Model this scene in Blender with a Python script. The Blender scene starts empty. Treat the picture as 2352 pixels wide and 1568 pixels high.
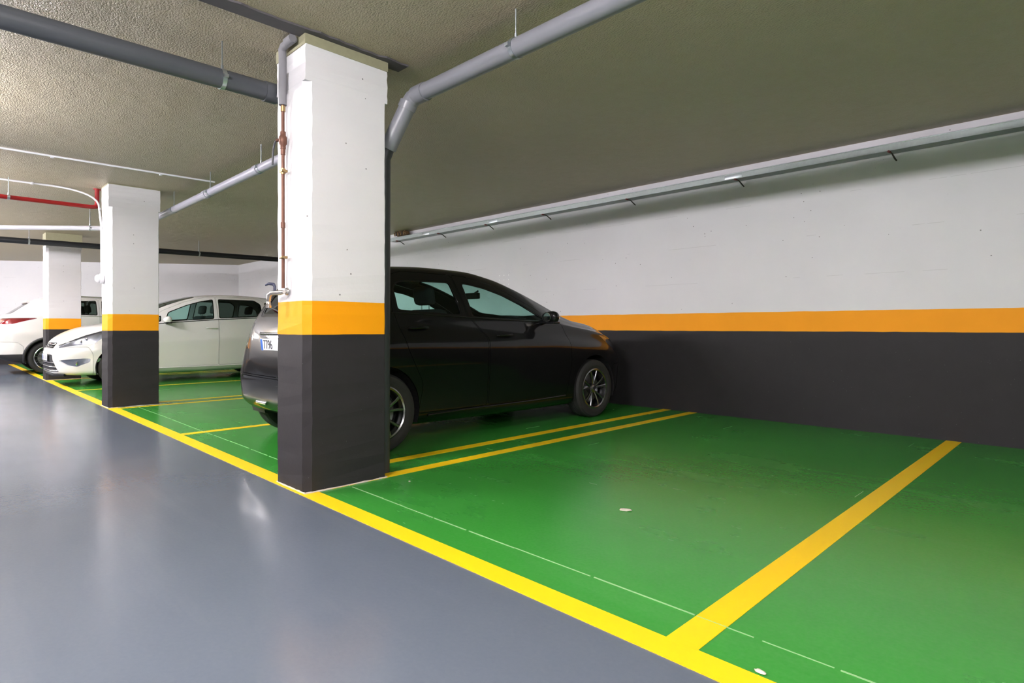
import bpy, bmesh, math, random
from mathutils import Vector, Matrix
from mathutils.bvhtree import BVHTree
from mathutils.geometry import interpolate_bezier
random.seed(7)
scene = bpy.context.scene
C = scene.collection
pi = math.pi

# ------------------------------------------------------------------ camera
CAM_H = 1.05
cam_data = bpy.data.cameras.new('camera')
cam_data.sensor_width = 36.0
cam_data.lens = 1359.6 / 2352 * 36.0
cam_data.shift_y = -33.8 / 2352
cam_data.clip_start = 0.02
cam = bpy.data.objects.new('camera', cam_data)
C.objects.link(cam)
cam.location = (0, 0, CAM_H)
cam.rotation_euler = (pi / 2, 0, math.radians(45.2))
scene.camera = cam

# ------------------------------------------------------------------ world, exposure
world = bpy.data.worlds.new('world')
scene.world = world
world.use_nodes = True
world.node_tree.nodes['Background'].inputs[0].default_value = (0.9, 0.95, 1.0, 1)
world.node_tree.nodes['Background'].inputs[1].default_value = 0.0
vs = scene.view_settings
vs.view_transform = 'Standard'
vs.look = 'None'
vs.exposure = 3.52
vs.gamma = 1.0
vs.use_curve_mapping = False

LAMP_POWER = 26.0          # emission strength of the luminaire covers
LAMP_Y = -0.75
LAMP_Z = 2.72
LAMP_X = (4.6, 1.2, -2.0, -6.2, -9.6, -13.0, -16.2, -19.4)

# ------------------------------------------------------------------ materials
def srgb(r, g, b):
    f = lambda c: (c / 255) / 12.92 if c / 255 <= 0.04045 else (((c / 255) + 0.055) / 1.055) ** 2.4
    return (f(r), f(g), f(b), 1)

class NT:
    """small helper round a node tree"""
    def __init__(s, name):
        s.m = bpy.data.materials.new(name)
        s.m.use_nodes = True
        s.t = s.m.node_tree
        s.b = s.t.nodes['Principled BSDF']
        s.out = s.t.nodes['Material Output']
        s.co = s.t.nodes.new('ShaderNodeTexCoord')
    def n(s, kind, **kw):
        nd = s.t.nodes.new('ShaderNode' + kind)
        for k, v in kw.items():
            if k in nd.inputs.keys() if isinstance(k, str) else False:
                nd.inputs[k].default_value = v
            else:
                setattr(nd, k, v)
        return nd
    def l(s, a, b):
        s.t.links.new(a, b)
    def noise(s, scale, detail=3, rough=0.55, vec=None, dim='3D'):
        nd = s.t.nodes.new('ShaderNodeTexNoise')
        nd.inputs['Scale'].default_value = scale
        nd.inputs['Detail'].default_value = detail
        nd.inputs['Roughness'].default_value = rough
        s.l(vec if vec else s.co.outputs['Object'], nd.inputs['Vector'])
        return nd.outputs['Fac']
    def ramp(s, fac, stops):
        nd = s.t.nodes.new('ShaderNodeValToRGB')
        el = nd.color_ramp.elements
        while len(el) < len(stops): el.new(0.5)
        for e, (p, c) in zip(el, stops):
            e.position = p
            e.color = c if len(c) == 4 else (*c, 1)
        s.l(fac, nd.inputs[0])
        return nd.outputs[0]
    def mixc(s, fac, a, b):
        nd = s.t.nodes.new('ShaderNodeMix'); nd.data_type = 'RGBA'
        for sock, v in ((nd.inputs[0], fac), (nd.inputs[6], a), (nd.inputs[7], b)):
            if hasattr(v, 'is_linked') or hasattr(v, 'links'): s.l(v, sock)
            else: sock.default_value = v
        return nd.outputs[2]
    def math(s, op, a, b=None, c=None):
        nd = s.t.nodes.new('ShaderNodeMath'); nd.operation = op
        for i, v in enumerate((a, b, c)):
            if v is None: continue
            if hasattr(v, 'links'): s.l(v, nd.inputs[i])
            else: nd.inputs[i].default_value = v
        return nd.outputs[0]
    def bump(s, h, strength=0.3, dist=0.01):
        nd = s.t.nodes.new('ShaderNodeBump')
        nd.inputs['Strength'].default_value = strength
        nd.inputs['Distance'].default_value = dist
        s.l(h, nd.inputs['Height'])
        s.l(nd.outputs[0], s.b.inputs['Normal'])
    def set(s, **kw):
        for k, v in kw.items():
            s.b.inputs[k.replace('_', ' ')].default_value = v
    def col(s, v):
        if hasattr(v, 'links'): s.l(v, s.b.inputs['Base Color'])
        else: s.b.inputs['Base Color'].default_value = v

M = {}
def plain(name, col, rough=0.5, metal=0.0, coat=0.0, coat_rough=0.04, var=0.06, scale=6.0, spec=0.5):
    t = NT(name)
    f = t.noise(scale, 3)
    dark = tuple(c * (1 - var) for c in col[:3]) + (1,)
    lite = tuple(min(1, c * (1 + var)) for c in col[:3]) + (1,)
    t.col(t.mixc(f, dark, lite))
    t.set(Roughness=rough, Metallic=metal)
    t.b.inputs['Coat Weight'].default_value = coat
    t.b.inputs['Coat Roughness'].default_value = coat_rough
    t.b.inputs['Specular IOR Level'].default_value = spec
    M[name] = t.m
    return t

def painted_concrete(name, white, black, orange, z1, z2, lines=False):
    """white paint over concrete, orange band and black plinth painted at fixed heights"""
    t = NT(name)
    geo = t.t.nodes.new('ShaderNodeNewGeometry')
    sep = t.t.nodes.new('ShaderNodeSeparateXYZ')
    t.l(geo.outputs['Position'], sep.inputs[0])
    wob = t.math('MULTIPLY', t.math('SUBTRACT', t.noise(3.0, 2), 0.5), 0.012)
    z = t.math('ADD', sep.outputs[2], wob)
    vor = t.t.nodes.new('ShaderNodeTexVoronoi'); vor.inputs['Scale'].default_value = 13.0
    t.l(t.co.outputs['Object'], vor.inputs['Vector'])
    sel = t.noise(4.1, 2)
    pit = t.math('MULTIPLY', t.math('LESS_THAN', vor.outputs['Distance'], 0.075), t.math('GREATER_THAN', sel, 0.56))
    w2 = tuple(c * 0.90 for c in white[:3]) + (1,)
    wc = t.mixc(t.noise(1.6, 5, 0.6), white, w2)
    wc = t.mixc(t.math('MULTIPLY', pit, 0.75), wc, (0.09, 0.085, 0.08, 1))
    if lines:   # faint broken shuttering joints
        for zz, w in ((2.02, 0.0022), (1.58, 0.0018), (2.43, 0.002)):
            on = t.math('LESS_THAN', t.math('ABSOLUTE', t.math('SUBTRACT', t.math('ADD', sep.outputs[2], t.math('MULTIPLY', wob, 0.7)), zz)), w)
            on = t.math('MULTIPLY', on, t.math('GREATER_THAN', t.noise(0.9 + zz * 0.3, 3), 0.52))
            wc = t.mixc(t.math('MULTIPLY', on, 0.28), wc, (0.22, 0.22, 0.21, 1))
    oc = t.mixc(t.noise(5, 3), orange, tuple(c * 0.92 for c in orange[:3]) + (1,))
    speck = t.math('GREATER_THAN', t.noise(90, 1), 0.80)
    bc = t.mixc(t.noise(7, 4), black, tuple(c * 1.45 for c in black[:3]) + (1,))
    bc = t.mixc(t.math('MULTIPLY', speck, 0.35), bc, (0.3, 0.3, 0.3, 1))
    c1 = t.mixc(t.math('GREATER_THAN', z, z1), bc, oc)
    c2 = t.mixc(t.math('GREATER_THAN', z, z2), c1, wc)
    t.col(c2)
    t.set(Roughness=0.62)
    t.b.inputs['Specular IOR Level'].default_value = 0.35
    h = t.math('ADD', t.math('MULTIPLY', t.noise(38, 5, 0.6), 0.5), t.math('MULTIPLY', pit, -0.8))
    t.bump(h, 0.25, 0.006)
    M[name] = t.m

WHITE = srgb(224, 223, 224)
BLACKP = srgb(38, 36, 38)
ORANGE = (0.95, 0.36, 0.0, 1)
painted_concrete('wall_paint', srgb(222, 221, 224), BLACKP, ORANGE, 1.000, 1.215, True)
painted_concrete('column_paint', WHITE, BLACKP, (0.95, 0.375, 0.0, 1), 1.000, 1.215)

def ceiling_mat():
    t = NT('ceiling_foam')
    big = t.noise(0.55, 4, 0.6)
    mid = t.noise(9, 4, 0.6)
    c = t.mixc(big, srgb(182, 168, 142), srgb(168, 159, 122))
    c = t.mixc(t.math('MULTIPLY', mid, 0.55), c, srgb(194, 181, 157))
    t.col(c)
    t.set(Roughness=0.42)
    t.b.inputs['Specular IOR Level'].default_value = 0.55
    mp = t.t.nodes.new('ShaderNodeMapping'); mp.inputs['Scale'].default_value = (0.75, 1.25, 1)
    mp.inputs['Rotation'].default_value = (0, 0, 0.5)
    t.l(t.co.outputs['Object'], mp.inputs[0])
    h = t.math('ADD', t.math('MULTIPLY', t.noise(70, 3, 0.6, mp.outputs[0]), 0.7), t.math('MULTIPLY', t.noise(6, 3, 0.5), 1.1))
    t.bump(h, 1.0, 0.026)
    M['ceiling_foam'] = t.m
ceiling_mat()

def floor_mat(name, c1, c2, c3, rough0, rough1, smear=0.25):
    t = NT(name)
    mp = t.t.nodes.new('ShaderNodeMapping'); mp.inputs['Scale'].default_value = (0.18, 1.6, 1)
    t.l(t.co.outputs['Object'], mp.inputs[0])
    streak = t.noise(2.2, 5, 0.62, mp.outputs[0])
    blot = t.noise(0.8, 5, 0.6)
    fine = t.noise(60, 2)
    c = t.mixc(blot, c1, c2)
    c = t.mixc(t.math('MULTIPLY', t.ramp(streak, [(0.55, (0, 0, 0)), (0.85, (1, 1, 1))]), smear), c, c3)
    c = t.mixc(t.math('MULTIPLY', fine, 0.14), c, c3)
    scr = t.noise(14, 2, 0.5, mp.outputs[0])
    c = t.mixc(t.math('MULTIPLY', t.ramp(scr, [(0.72, (0, 0, 0)), (0.86, (1, 1, 1))]), 0.25), c, c3)
    t.col(c)
    mr = t.t.nodes.new('ShaderNodeMapRange')
    mr.inputs['To Min'].default_value = rough0; mr.inputs['To Max'].default_value = rough1
    t.l(t.math('ADD', t.math('MULTIPLY', blot, 0.6), t.math('MULTIPLY', streak, 0.4)), mr.inputs['Value'])
    t.l(mr.outputs[0], t.b.inputs['Roughness'])
    t.b.inputs['Specular IOR Level'].default_value = 0.5
    t.bump(t.math('ADD', t.noise(45, 3), t.math('MULTIPLY', t.noise(2.5, 2), 0.8)), 0.10, 0.004)
    M[name] = t.m
floor_mat('grey_epoxy', srgb(84, 93, 106), srgb(94, 102, 114), srgb(126, 132, 140), 0.10, 0.30, 0.2)
floor_mat('green_epoxy', srgb(40, 134, 38), srgb(52, 142, 50), srgb(112, 164, 108), 0.16, 0.36, 0.10)
floor_mat('yellow_paint', (0.84, 0.535, 0.0, 1), (0.88, 0.58, 0.0, 1), (0.90, 0.66, 0.04, 1), 0.4, 0.6, 0.2)
floor_mat('joint_scratch', srgb(120, 170, 110), srgb(140, 184, 130), srgb(170, 205, 160), 0.5, 0.7, 0.3)

plain('grey_plastic', srgb(126, 127, 133), 0.34, var=0.05)
plain('dark_grey_plastic', srgb(74, 77, 81), 0.38, var=0.05)
plain('lilac_plastic', srgb(166, 166, 178), 0.3, var=0.04)
plain('pale_plastic', srgb(206, 206, 212), 0.32, var=0.03)
plain('black_pipe', srgb(22, 24, 28), 0.4)
plain('charcoal_pipe', srgb(58, 60, 64), 0.45)
plain('red_pipe', srgb(150, 18, 22), 0.35)
plain('copper', (0.15, 0.068, 0.045, 1), 0.5, 0.5, var=0.25, scale=30)
plain('brass', (0.36, 0.25, 0.12, 1), 0.35, 0.9, var=0.2, scale=20)
plain('insulation', srgb(126, 125, 128), 0.85, var=0.10, scale=25)
plain('zinc', srgb(188, 196, 200), 0.32, 0.9, var=0.14, scale=40)
plain('tray_steel', srgb(150, 158, 156), 0.38, 0.85, var=0.16, scale=40)
plain('zinc_dark', srgb(108, 116, 112), 0.45, 0.7, var=0.2, scale=40)
plain('joint_strip', srgb(88, 84, 86), 0.8, var=0.12, scale=20)
plain('bracket_red', srgb(110, 36, 32), 0.5)
plain('bracket_dark', srgb(52, 40, 36), 0.5)
plain('white_plastic', srgb(226, 226, 230), 0.35, var=0.02)
plain('foam_plug', srgb(128, 100, 68), 0.8, var=0.5, scale=50)
plain('sealant', srgb(198, 188, 176), 0.8, var=0.2, scale=30)
plain('foam_skim', srgb(150, 147, 118), 0.8, var=0.12, scale=40)
plain('debris', srgb(205, 198, 182), 0.8, var=0.15, scale=60)
plain('filler', srgb(250, 250, 250), 0.6, var=0.01)
plain('lamp_housing', srgb(200, 202, 205), 0.4)
plain('steel_tap', srgb(196, 192, 186), 0.28, 0.9, var=0.12, scale=40)
plain('tap_blue', srgb(46, 50, 74), 0.4)
# cars
plain('black_paint', (0.0035, 0.0035, 0.004, 1), 0.4, 0.0, 0.7, 0.03, var=0.02, spec=0.1)
plain('white_paint', srgb(236, 235, 232), 0.4, 0.0, 0.8, 0.04, var=0.01)
plain('car_dark', (0.012, 0.012, 0.013, 1), 0.6, var=0.1)
plain('car_grey_plastic', (0.035, 0.035, 0.038, 1), 0.55, var=0.1)
plain('gloss_black', (0.006, 0.006, 0.007, 1), 0.12, var=0.02)
plain('seat_cloth', (0.018, 0.018, 0.02, 1), 0.9, var=0.2, scale=60)
plain('rubber', (0.022, 0.022, 0.021, 1), 0.75, var=0.2, scale=30)
plain('chrome', (0.80, 0.80, 0.82, 1), 0.12, 1.0, var=0.02)
plain('silver_alloy', (0.55, 0.56, 0.58, 1), 0.24, 1.0, var=0.04)
plain('grey_alloy', (0.27, 0.275, 0.28, 1), 0.26, 1.0, var=0.04)
plain('dark_alloy', (0.10, 0.10, 0.105, 1), 0.35, 1.0, var=0.05)
plain('brake_metal', (0.28, 0.28, 0.29, 1), 0.4, 1.0, var=0.1)
plain('lamp_red', (0.36, 0.008, 0.012, 1), 0.12, 0.0, 1.0, var=0.1)
plain('lamp_dark_red', (0.10, 0.010, 0.015, 1), 0.35, 0.0, 0.0, var=0.1)
plain('lamp_reflector', (0.46, 0.47, 0.50, 1), 0.20, 0.8, var=0.1, scale=30)
plain('lamp_amber', (0.75, 0.30, 0.06, 1), 0.15, 0.0, 1.0)
plain('plate_white', srgb(232, 234, 240), 0.35, var=0.02)
plain('plate_blue', srgb(60, 110, 200), 0.35)
plain('plate_ink', srgb(22, 22, 28), 0.4)
plain('plate_faded', srgb(150, 150, 158), 0.5)
plain('mirror_silver', (0.85, 0.87, 0.88, 1), 0.03, 1.0, var=0.0)

def glass(name, tint, rough=0.0):
    t = NT(name)
    t.t.nodes.remove(t.b)
    lw = t.t.nodes.new('ShaderNodeLayerWeight'); lw.inputs[0].default_value = 0.5
    fr = t.math('ADD', t.math('MULTIPLY', t.math('POWER', lw.outputs['Facing'], 5.0), 0.94), 0.025)
    tr = t.t.nodes.new('ShaderNodeBsdfTransparent'); tr.inputs[0].default_value = tint
    gl = t.t.nodes.new('ShaderNodeBsdfGlossy'); gl.inputs['Roughness'].default_value = rough
    mx = t.t.nodes.new('ShaderNodeMixShader')
    t.l(fr, mx.inputs[0]); t.l(tr.outputs[0], mx.inputs[1]); t.l(gl.outputs[0], mx.inputs[2])
    t.l(mx.outputs[0], t.out.inputs['Surface'])
    M[name] = t.m
glass('window_glass', (0.80, 0.93, 0.90, 1))
glass('tinted_glass', (0.50, 0.56, 0.53, 1))
glass('lamp_glass', (0.92, 0.93, 0.95, 1))

def emit_mat():
    t = NT('lamp_cover')
    t.set(Roughness=0.4)
    t.col((0.9, 0.9, 0.9, 1))
    t.b.inputs['Emission Color'].default_value = (1.0, 0.955, 1.0, 1)
    t.b.inputs['Emission Strength'].default_value = LAMP_POWER
    M['lamp_cover'] = t.m
emit_mat()

# ------------------------------------------------------------------ object helpers
def obj(name, me, mat=None, parent=None, smooth=False):
    o = bpy.data.objects.new(name, me)
    C.objects.link(o)
    if mat and not me.materials: me.materials.append(M[mat])
    if parent: o.parent = parent
    if smooth:
        for p in me.polygons: p.use_smooth = True
    return o
def tag(o, label=None, cat=None, group=None, kind=None):
    if label: o['label'] = label
    if cat: o['category'] = cat
    if group: o['group'] = group
    if kind: o['kind'] = kind
    return o
def empty(name, loc=(0, 0, 0), rz=0.0):
    o = bpy.data.objects.new(name, None)
    C.objects.link(o); o.location = loc; o.rotation_euler = (0, 0, rz); o.empty_display_size = 0.2
    return o
def mesh(vs_, fs, name='mesh'):
    me = bpy.data.meshes.new(name); me.from_pydata([tuple(v) for v in vs_], [], fs); me.update()
    return me
def from_bm(bm, angle=None):
    bmesh.ops.recalc_face_normals(bm, faces=bm.faces)
    me = bpy.data.meshes.new('mesh'); bm.to_mesh(me); bm.free()
    if angle is not None:
        for p in me.polygons: p.use_smooth = True
        me.set_sharp_from_angle(angle=math.radians(angle))
    return me
def bbox(bm, x0, x1, y0, y1, z0, z1):
    r = bmesh.ops.create_cube(bm, size=1)
    for v in r['verts']:
        v.co = Vector(((x0 + x1) / 2 + v.co.x * (x1 - x0), (y0 + y1) / 2 + v.co.y * (y1 - y0), (z0 + z1) / 2 + v.co.z * (z1 - z0)))
    return r['verts']
def box(x0, x1, y0, y1, z0, z1, bevel=0.0, seg=2):
    bm = bmesh.new(); bbox(bm, x0, x1, y0, y1, z0, z1)
    if bevel: bmesh.ops.bevel(bm, geom=list(bm.edges), offset=bevel, segments=seg, affect='EDGES', profile=0.6)
    return from_bm(bm, 40 if bevel else None)
def add_tube(bm, pts, r, n=12, cap=True):
    """tube along a polyline with mitred joints; r may be a list"""
    pts = [Vector(p) for p in pts]
    rs = r if isinstance(r, (list, tuple)) else [r] * len(pts)
    d0 = (pts[1] - pts[0]).normalized()
    ref = Vector((0, 0, 1)) if abs(d0.z) < 0.9 else Vector((1, 0, 0))
    u = d0.cross(ref).normalized(); w = u.cross(d0).normalized()
    rings = []; prev = d0
    for i, p in enumerate(pts):
        a = (pts[i] - pts[i - 1]).normalized() if i else d0
        b = (pts[i + 1] - pts[i]).normalized() if i < len(pts) - 1 else a
        t = (a + b).normalized()
        q = prev.rotation_difference(t)
        u = q @ u; w = q @ w; prev = t
        k = 1 / max(0.3, t.dot(a))
        # stretch perpendicular to the bend axis
        ax = a.cross(b)
        ring = []
        for j in range(n):
            an = 2 * pi * j / n
            v = (u * math.cos(an) + w * math.sin(an)) * rs[i]
            if ax.length > 1e-5:
                m = ax.normalized().cross(t).normalized()
                v = v + m * v.dot(m) * (k - 1)
            ring.append(bm.verts.new(p + v))
        rings.append(ring)
    for a, b in zip(rings, rings[1:]):
        for j in range(n):
            bm.faces.new((a[j], a[(j + 1) % n], b[(j + 1) % n], b[j]))
    if cap:
        bm.faces.new(rings[0][::-1]); bm.faces.new(rings[-1])
def tube(pts, r, n=12, angle=50):
    bm = bmesh.new(); add_tube(bm, pts, r, n)
    return from_bm(bm, angle)
def arc_pts(p0, p1, p2, n=6):
    """quadratic bend p0 -> p2 round the corner p1"""
    p0, p1, p2 = Vector(p0), Vector(p1), Vector(p2)
    return [(1 - t) ** 2 * p0 + 2 * t * (1 - t) * p1 + t * t * p2 for t in [i / n for i in range(n + 1)]]
def add_lathe(bm, prof, axis='Y', n=32, origin=(0, 0, 0), closed=False):
    """prof: (radius, offset along the axis)"""
    o = Vector(origin); rings = []
    for r, h in prof:
        ring = []
        for j in range(n):
            a = 2 * pi * j / n; c, s = math.cos(a) * r, math.sin(a) * r
            v = {'Y': Vector((c, h, s)), 'Z': Vector((c, s, h)), 'X': Vector((h, c, s))}[axis]
            ring.append(bm.verts.new(o + v))
        rings.append(ring)
    pairs = list(zip(rings, rings[1:])) + ([(rings[-1], rings[0])] if closed else [])
    for a, b in pairs:
        for j in range(n):
            bm.faces.new((a[j], a[(j + 1) % n], b[(j + 1) % n], b[j]))
    if not closed:
        if prof[0][0] > 1e-4: bm.faces.new(rings[0])
        if prof[-1][0] > 1e-4: bm.faces.new(rings[-1][::-1])
    bmesh.ops.remove_doubles(bm, verts=list(bm.verts), dist=1e-5)
def lathe(prof, axis='Y', n=32, origin=(0, 0, 0), closed=False, angle=35):
    bm = bmesh.new(); add_lathe(bm, prof, axis, n, origin, closed)
    return from_bm(bm, angle)

# ------------------------------------------------------------------ the setting
CEIL = 2.90
WALL_Y = 6.684
XE, YS = 30.0, -9.0                     # room limits out of view
endA, endB = Vector((-18.35, WALL_Y)), Vector((-21.8, 1.5))
k = (YS - endA.y) / (endB.y - endA.y)
endC = endA + (endB - endA) * k

def slab(name, poly, z0, z1, mat, parent=None):
    n = len(poly)
    v = [(x, y, z0) for x, y in poly] + [(x, y, z1) for x, y in poly]
    f = [tuple(range(n))[::-1], tuple(range(n, 2 * n))] + [(i, (i + 1) % n, n + (i + 1) % n, n + i) for i in range(n)]
    me = mesh(v, f)
    bm = bmesh.new(); bm.from_mesh(me); bmesh.ops.recalc_face_normals(bm, faces=bm.faces); bm.to_mesh(me); bm.free()
    return obj(name, me, mat, parent)
room = [(XE, YS), (XE, WALL_Y), tuple(endA), tuple(endC)]
floor = tag(slab('floor', [(XE + .2, YS - .2), (XE + .2, WALL_Y + .2), (endA.x - .4, WALL_Y + .2), (endC.x - .4, YS - .2)], -0.2, 0.0, 'grey_epoxy'),
            'glossy blue-grey epoxy floor of the driving aisle', kind='structure')
ceiling = tag(slab('ceiling', [(XE + .2, YS - .2), (XE + .2, WALL_Y + .2), (endA.x - .4, WALL_Y + .2), (endC.x - .4, YS - .2)], CEIL, CEIL + 0.2, 'ceiling_foam'),
              'olive grey ceiling of rough sprayed foam', kind='structure')
wall_right = tag(slab('wall_right', [(XE, WALL_Y), (XE, WALL_Y + .2), (endA.x - .3, WALL_Y + .2), (endA.x, WALL_Y)], 0, CEIL, 'wall_paint'),
                 'long white wall with orange band over a black plinth', kind='structure')
d = (endB - endA).normalized(); nrm = Vector((d.y, -d.x))
if nrm.x > 0: nrm = -nrm
A2, C2 = endA + nrm * 0.2, endC + nrm * 0.2
tag(slab('wall_end', [tuple(endA), tuple(endC), tuple(C2), tuple(A2)], 0, CEIL, 'wall_paint'), 'far white end wall behind the parked cars', kind='structure')
tag(slab('wall_left', [(XE, YS - .2), (XE, YS), tuple(endC), (endC.x, YS - .2)], 0, CEIL, 'wall_paint'), 'painted wall on the other side of the aisle', kind='structure')
tag(slab('wall_near', [(XE, YS - .2), (XE + .2, YS - .2), (XE + .2, WALL_Y + .2), (XE, WALL_Y + .2)], 0, CEIL, 'wall_paint'), 'painted wall behind the camera', kind='structure')

LINE0, LINE1 = 1.667, 1.779             # aisle edge line
def strip(name, x0, x1, y0, y1, z0, z1, mat):
    return obj(name, box(x0, x1, y0, y1, z0, z1), mat, floor)
strip('parking_surface', endB.x + 0.3, XE, LINE1 - 0.02, WALL_Y, 0.0, 0.002, 'green_epoxy')
strip('edge_line', endB.x + 0.1, XE, LINE0, LINE1, 0.0, 0.0035, 'yellow_paint')
# bay lines: single wide, double thin, single thin ...
for x0, x1, y1 in ((-1.052, -0.936, WALL_Y), (-3.994, -3.889, WALL_Y), (-3.638, -3.532, WALL_Y), (-6.40, -6.30, WALL_Y),
                   (-9.36, -9.27, WALL_Y), (-8.99, -8.90, WALL_Y), (-11.99, -11.91, WALL_Y), (-14.62, -14.54, WALL_Y), (-14.98, -14.90, WALL_Y),
                   (-17.62, -17.54, WALL_Y), (1.55, 1.66, WALL_Y), (1.95, 2.06, WALL_Y)):
    strip('bay_line', x0, x1, LINE1 - 0.01, y1, 0.0, 0.0037, 'yellow_paint')
# hairline joint scratched through the paint, parallel to the edge line
bm = bmesh.new(); x = -9.0
while x < 3.0:
    L = random.uniform(0.12, 0.5)
    w = random.uniform(0.0016, 0.0032)
    yy = 1.985 + 0.003 * math.sin(x * 3)
    bbox(bm, x, x + L, yy - w, yy + w, 0.002, 0.0042)
    x += L + (random.uniform(0.0, 0.05) if random.random() < 0.6 else 0)
obj('floor_joint', from_bm(bm), 'joint_scratch', floor)
# worn streaks on the green paint
bm = bmesh.new()
for i in range(26):
    x = random.uniform(-9, 0.4); y = random.uniform(2.1, 6.2); a = random.uniform(0.05, 0.25); w = random.uniform(0.001, 0.003)
    if random.random() < 0.6: bbox(bm, x, x + w, y, y + a, 0.002, 0.0027)
    else: bbox(bm, x, x + a * 0.5, y, y + w * 0.7, 0.002, 0.0027)
o = obj('floor_scratches', from_bm(bm), 'joint_scratch', floor); o['kind'] = 'stuff'
# dark board in the ceiling beside the near column, ragged foam edge
bm = bmesh.new()
n = 90; y0, y1 = -3.0, 2.43
vv = []
for i in range(n + 1):
    y = y0 + (y1 - y0) * i / n
    e = -3.478 + random.uniform(-0.022, 0.008)
    vv.append((bm.verts.new((-3.612, y, CEIL - 0.012)), bm.verts.new((e, y, CEIL - 0.012)), bm.verts.new((e, y, CEIL)), bm.verts.new((-3.612, y, CEIL))))
for a, b in zip(vv, vv[1:]):
    for j in range(4): bm.faces.new((a[j], a[(j + 1) % 4], b[(j + 1) % 4], b[j]))
bm.faces.new(vv[0]); bm.faces.new(vv[-1][::-1])
tag(obj('trim_1', from_bm(bm), 'joint_strip'), 'dark grey joint strip in the ceiling beside the nearest column', kind='structure')
# filled drill holes on the wall
dot = lathe([(0.0, -0.004), (0.007, -0.003), (0.009, 0.0)], 'Y', 10)
for i in range(3):
    for j in range(3):
        o = obj('filler_dot', dot, 'filler', wall_right)
        o.location = (-7.02 + i * 0.105, WALL_Y, 1.735 + j * 0.075)

# ------------------------------------------------------------------ columns
def column(x0, x1, y0, y1, label, head=0.30, inset=0.016, collar=0.075):
    root = tag(empty('column', ((x0 + x1) / 2, (y0 + y1) / 2, 0)), label, 'column', 'painted concrete columns along the bays')
    X, Y = (x1 - x0) / 2, (y1 - y0) / 2
    zt = CEIL - head
    bm = bmesh.new()
    # shaft: chamfered plan, many rings with slightly ragged arrises
    rings = []; ch = 0.044
    nz = 46
    for i in range(nz + 1):
        z = zt * i / nz
        j = lambda s=0.0022: random.uniform(-s, s)
        a, b = X - inset * 0.5, Y - inset
        p = [(-a, -Y + .008), (-a + .006, -Y), (X - ch, -Y), (X, -Y + ch), (X, b - 0.006), (X - 0.006, b), (-a + ch, b), (-a, b - ch)]
        rings.append([bm.verts.new((px + j(), py + j(), z)) for px, py in p])
    for a, b in zip(rings, rings[1:]):
        for q in range(8): bm.faces.new((a[q], a[(q + 1) % 8], b[(q + 1) % 8], b[q]))
    bm.faces.new(rings[0][::-1]); bm.faces.new(rings[-1])
    obj('shaft', from_bm(bm), 'column_paint', root)
    bm = bmesh.new(); rings = []
    for i in range(9):
        z = zt + (CEIL - collar - zt) * i / 8
        j = lambda s=0.004: random.uniform(-s, s)
        p = [(-X, -Y), (X, -Y), (X, Y), (-X, Y)]
        rings.append([bm.verts.new((px + j(), py + j(0.002), z)) for px, py in p])
    for a, b in zip(rings, rings[1:]):
        for q in range(4): bm.faces.new((a[q], a[(q + 1) % 4], b[(q + 1) % 4], b[q]))
    bm.faces.new(rings[0][::-1]); bm.faces.new(rings[-1])
    obj('column_head', from_bm(bm), 'column_paint', root)
    # foam oversprayed on the last centimetres
    obj('foam_collar', box(-X - .004, X + .004, -Y - .004, Y + .004, CEIL - collar, CEIL), 'foam_skim', root)
    # sealant bead at the foot
    bm = bmesh.new()
    for (ax, ay), (bx, by) in (((-X, -Y), (X, -Y)), ((X, -Y), (X, Y)), ((X, Y), (-X, Y)), ((-X, Y), (-X, -Y))):
        m = 10; pts = []
        for i in range(m + 1):
            t = i / m; pts.append((ax + (bx - ax) * t + random.uniform(-.003, .003), ay + (by - ay) * t + random.uniform(-.003, .003), 0.003))
        add_tube(bm, pts, [random.uniform(0.004, 0.010) for _ in pts], 6)
    obj('sealant_bead', from_bm(bm, 60), 'sealant', root)
    return root
column(-3.960, -3.540, 1.693, 2.290, 'white column with copper pipe on its face, nearest to the aisle foreground')
column(-9.460, -9.050, 1.680, 2.270, 'white column with round sensor box and conduit, middle of the three', collar=0.012)
column(-15.05, -14.64, 1.690, 2.270, 'white column half hidden by the white car nose, farthest of the three', collar=0.24)

# ------------------------------------------------------------------ ceiling pipes
def hanger(root, x, y, z, r, along):
    """threaded rod and galvanised clamp"""
    bm = bmesh.new(); add_tube(bm, [(x, y, z + r), (x, y, CEIL)], 0.0045, 6)
    add_tube(bm, [(x, y, z + r + 0.001), (x, y, z + r + 0.03)], 0.009, 6)
    obj('hanger_rod', from_bm(bm, 50), 'zinc', root)
    ax = 'X' if along == 'x' else 'Y'
    bm = bmesh.new(); add_lathe(bm, [(r, -.013), (r + .004, -.013), (r + .004, .013), (r, .013)], ax, 24, (x, y, z), True)
    s = 1
    for s in (-1, 1):
        if along == 'x': bbox(bm, x - .013, x + .013, y + s * (r + .012) - .012, y + s * (r + .012) + .012, z - .010, z + .010)
        else: bbox(bm, x + s * (r + .012) - .012, x + s * (r + .012) + .012, y - .013, y + .013, z - .010, z + .010)
    obj('pipe_clamp', from_bm(bm, 40), 'zinc', root)
def pipe(name, pts, r, mat, label, hang=(), along='x', couplings=(), group=None, n=24):
    root = tag(empty(name, (0, 0, 0)), label, 'pipe', group)
    obj('pipe_run', tube(pts, r, n), mat, root)
    for (p, q) in couplings:
        obj('coupling', tube([p, q], r + 0.006, n), mat, root)
    for (x, y, z) in hang: hanger(root, x, y, z, r, along)
    return root
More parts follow.
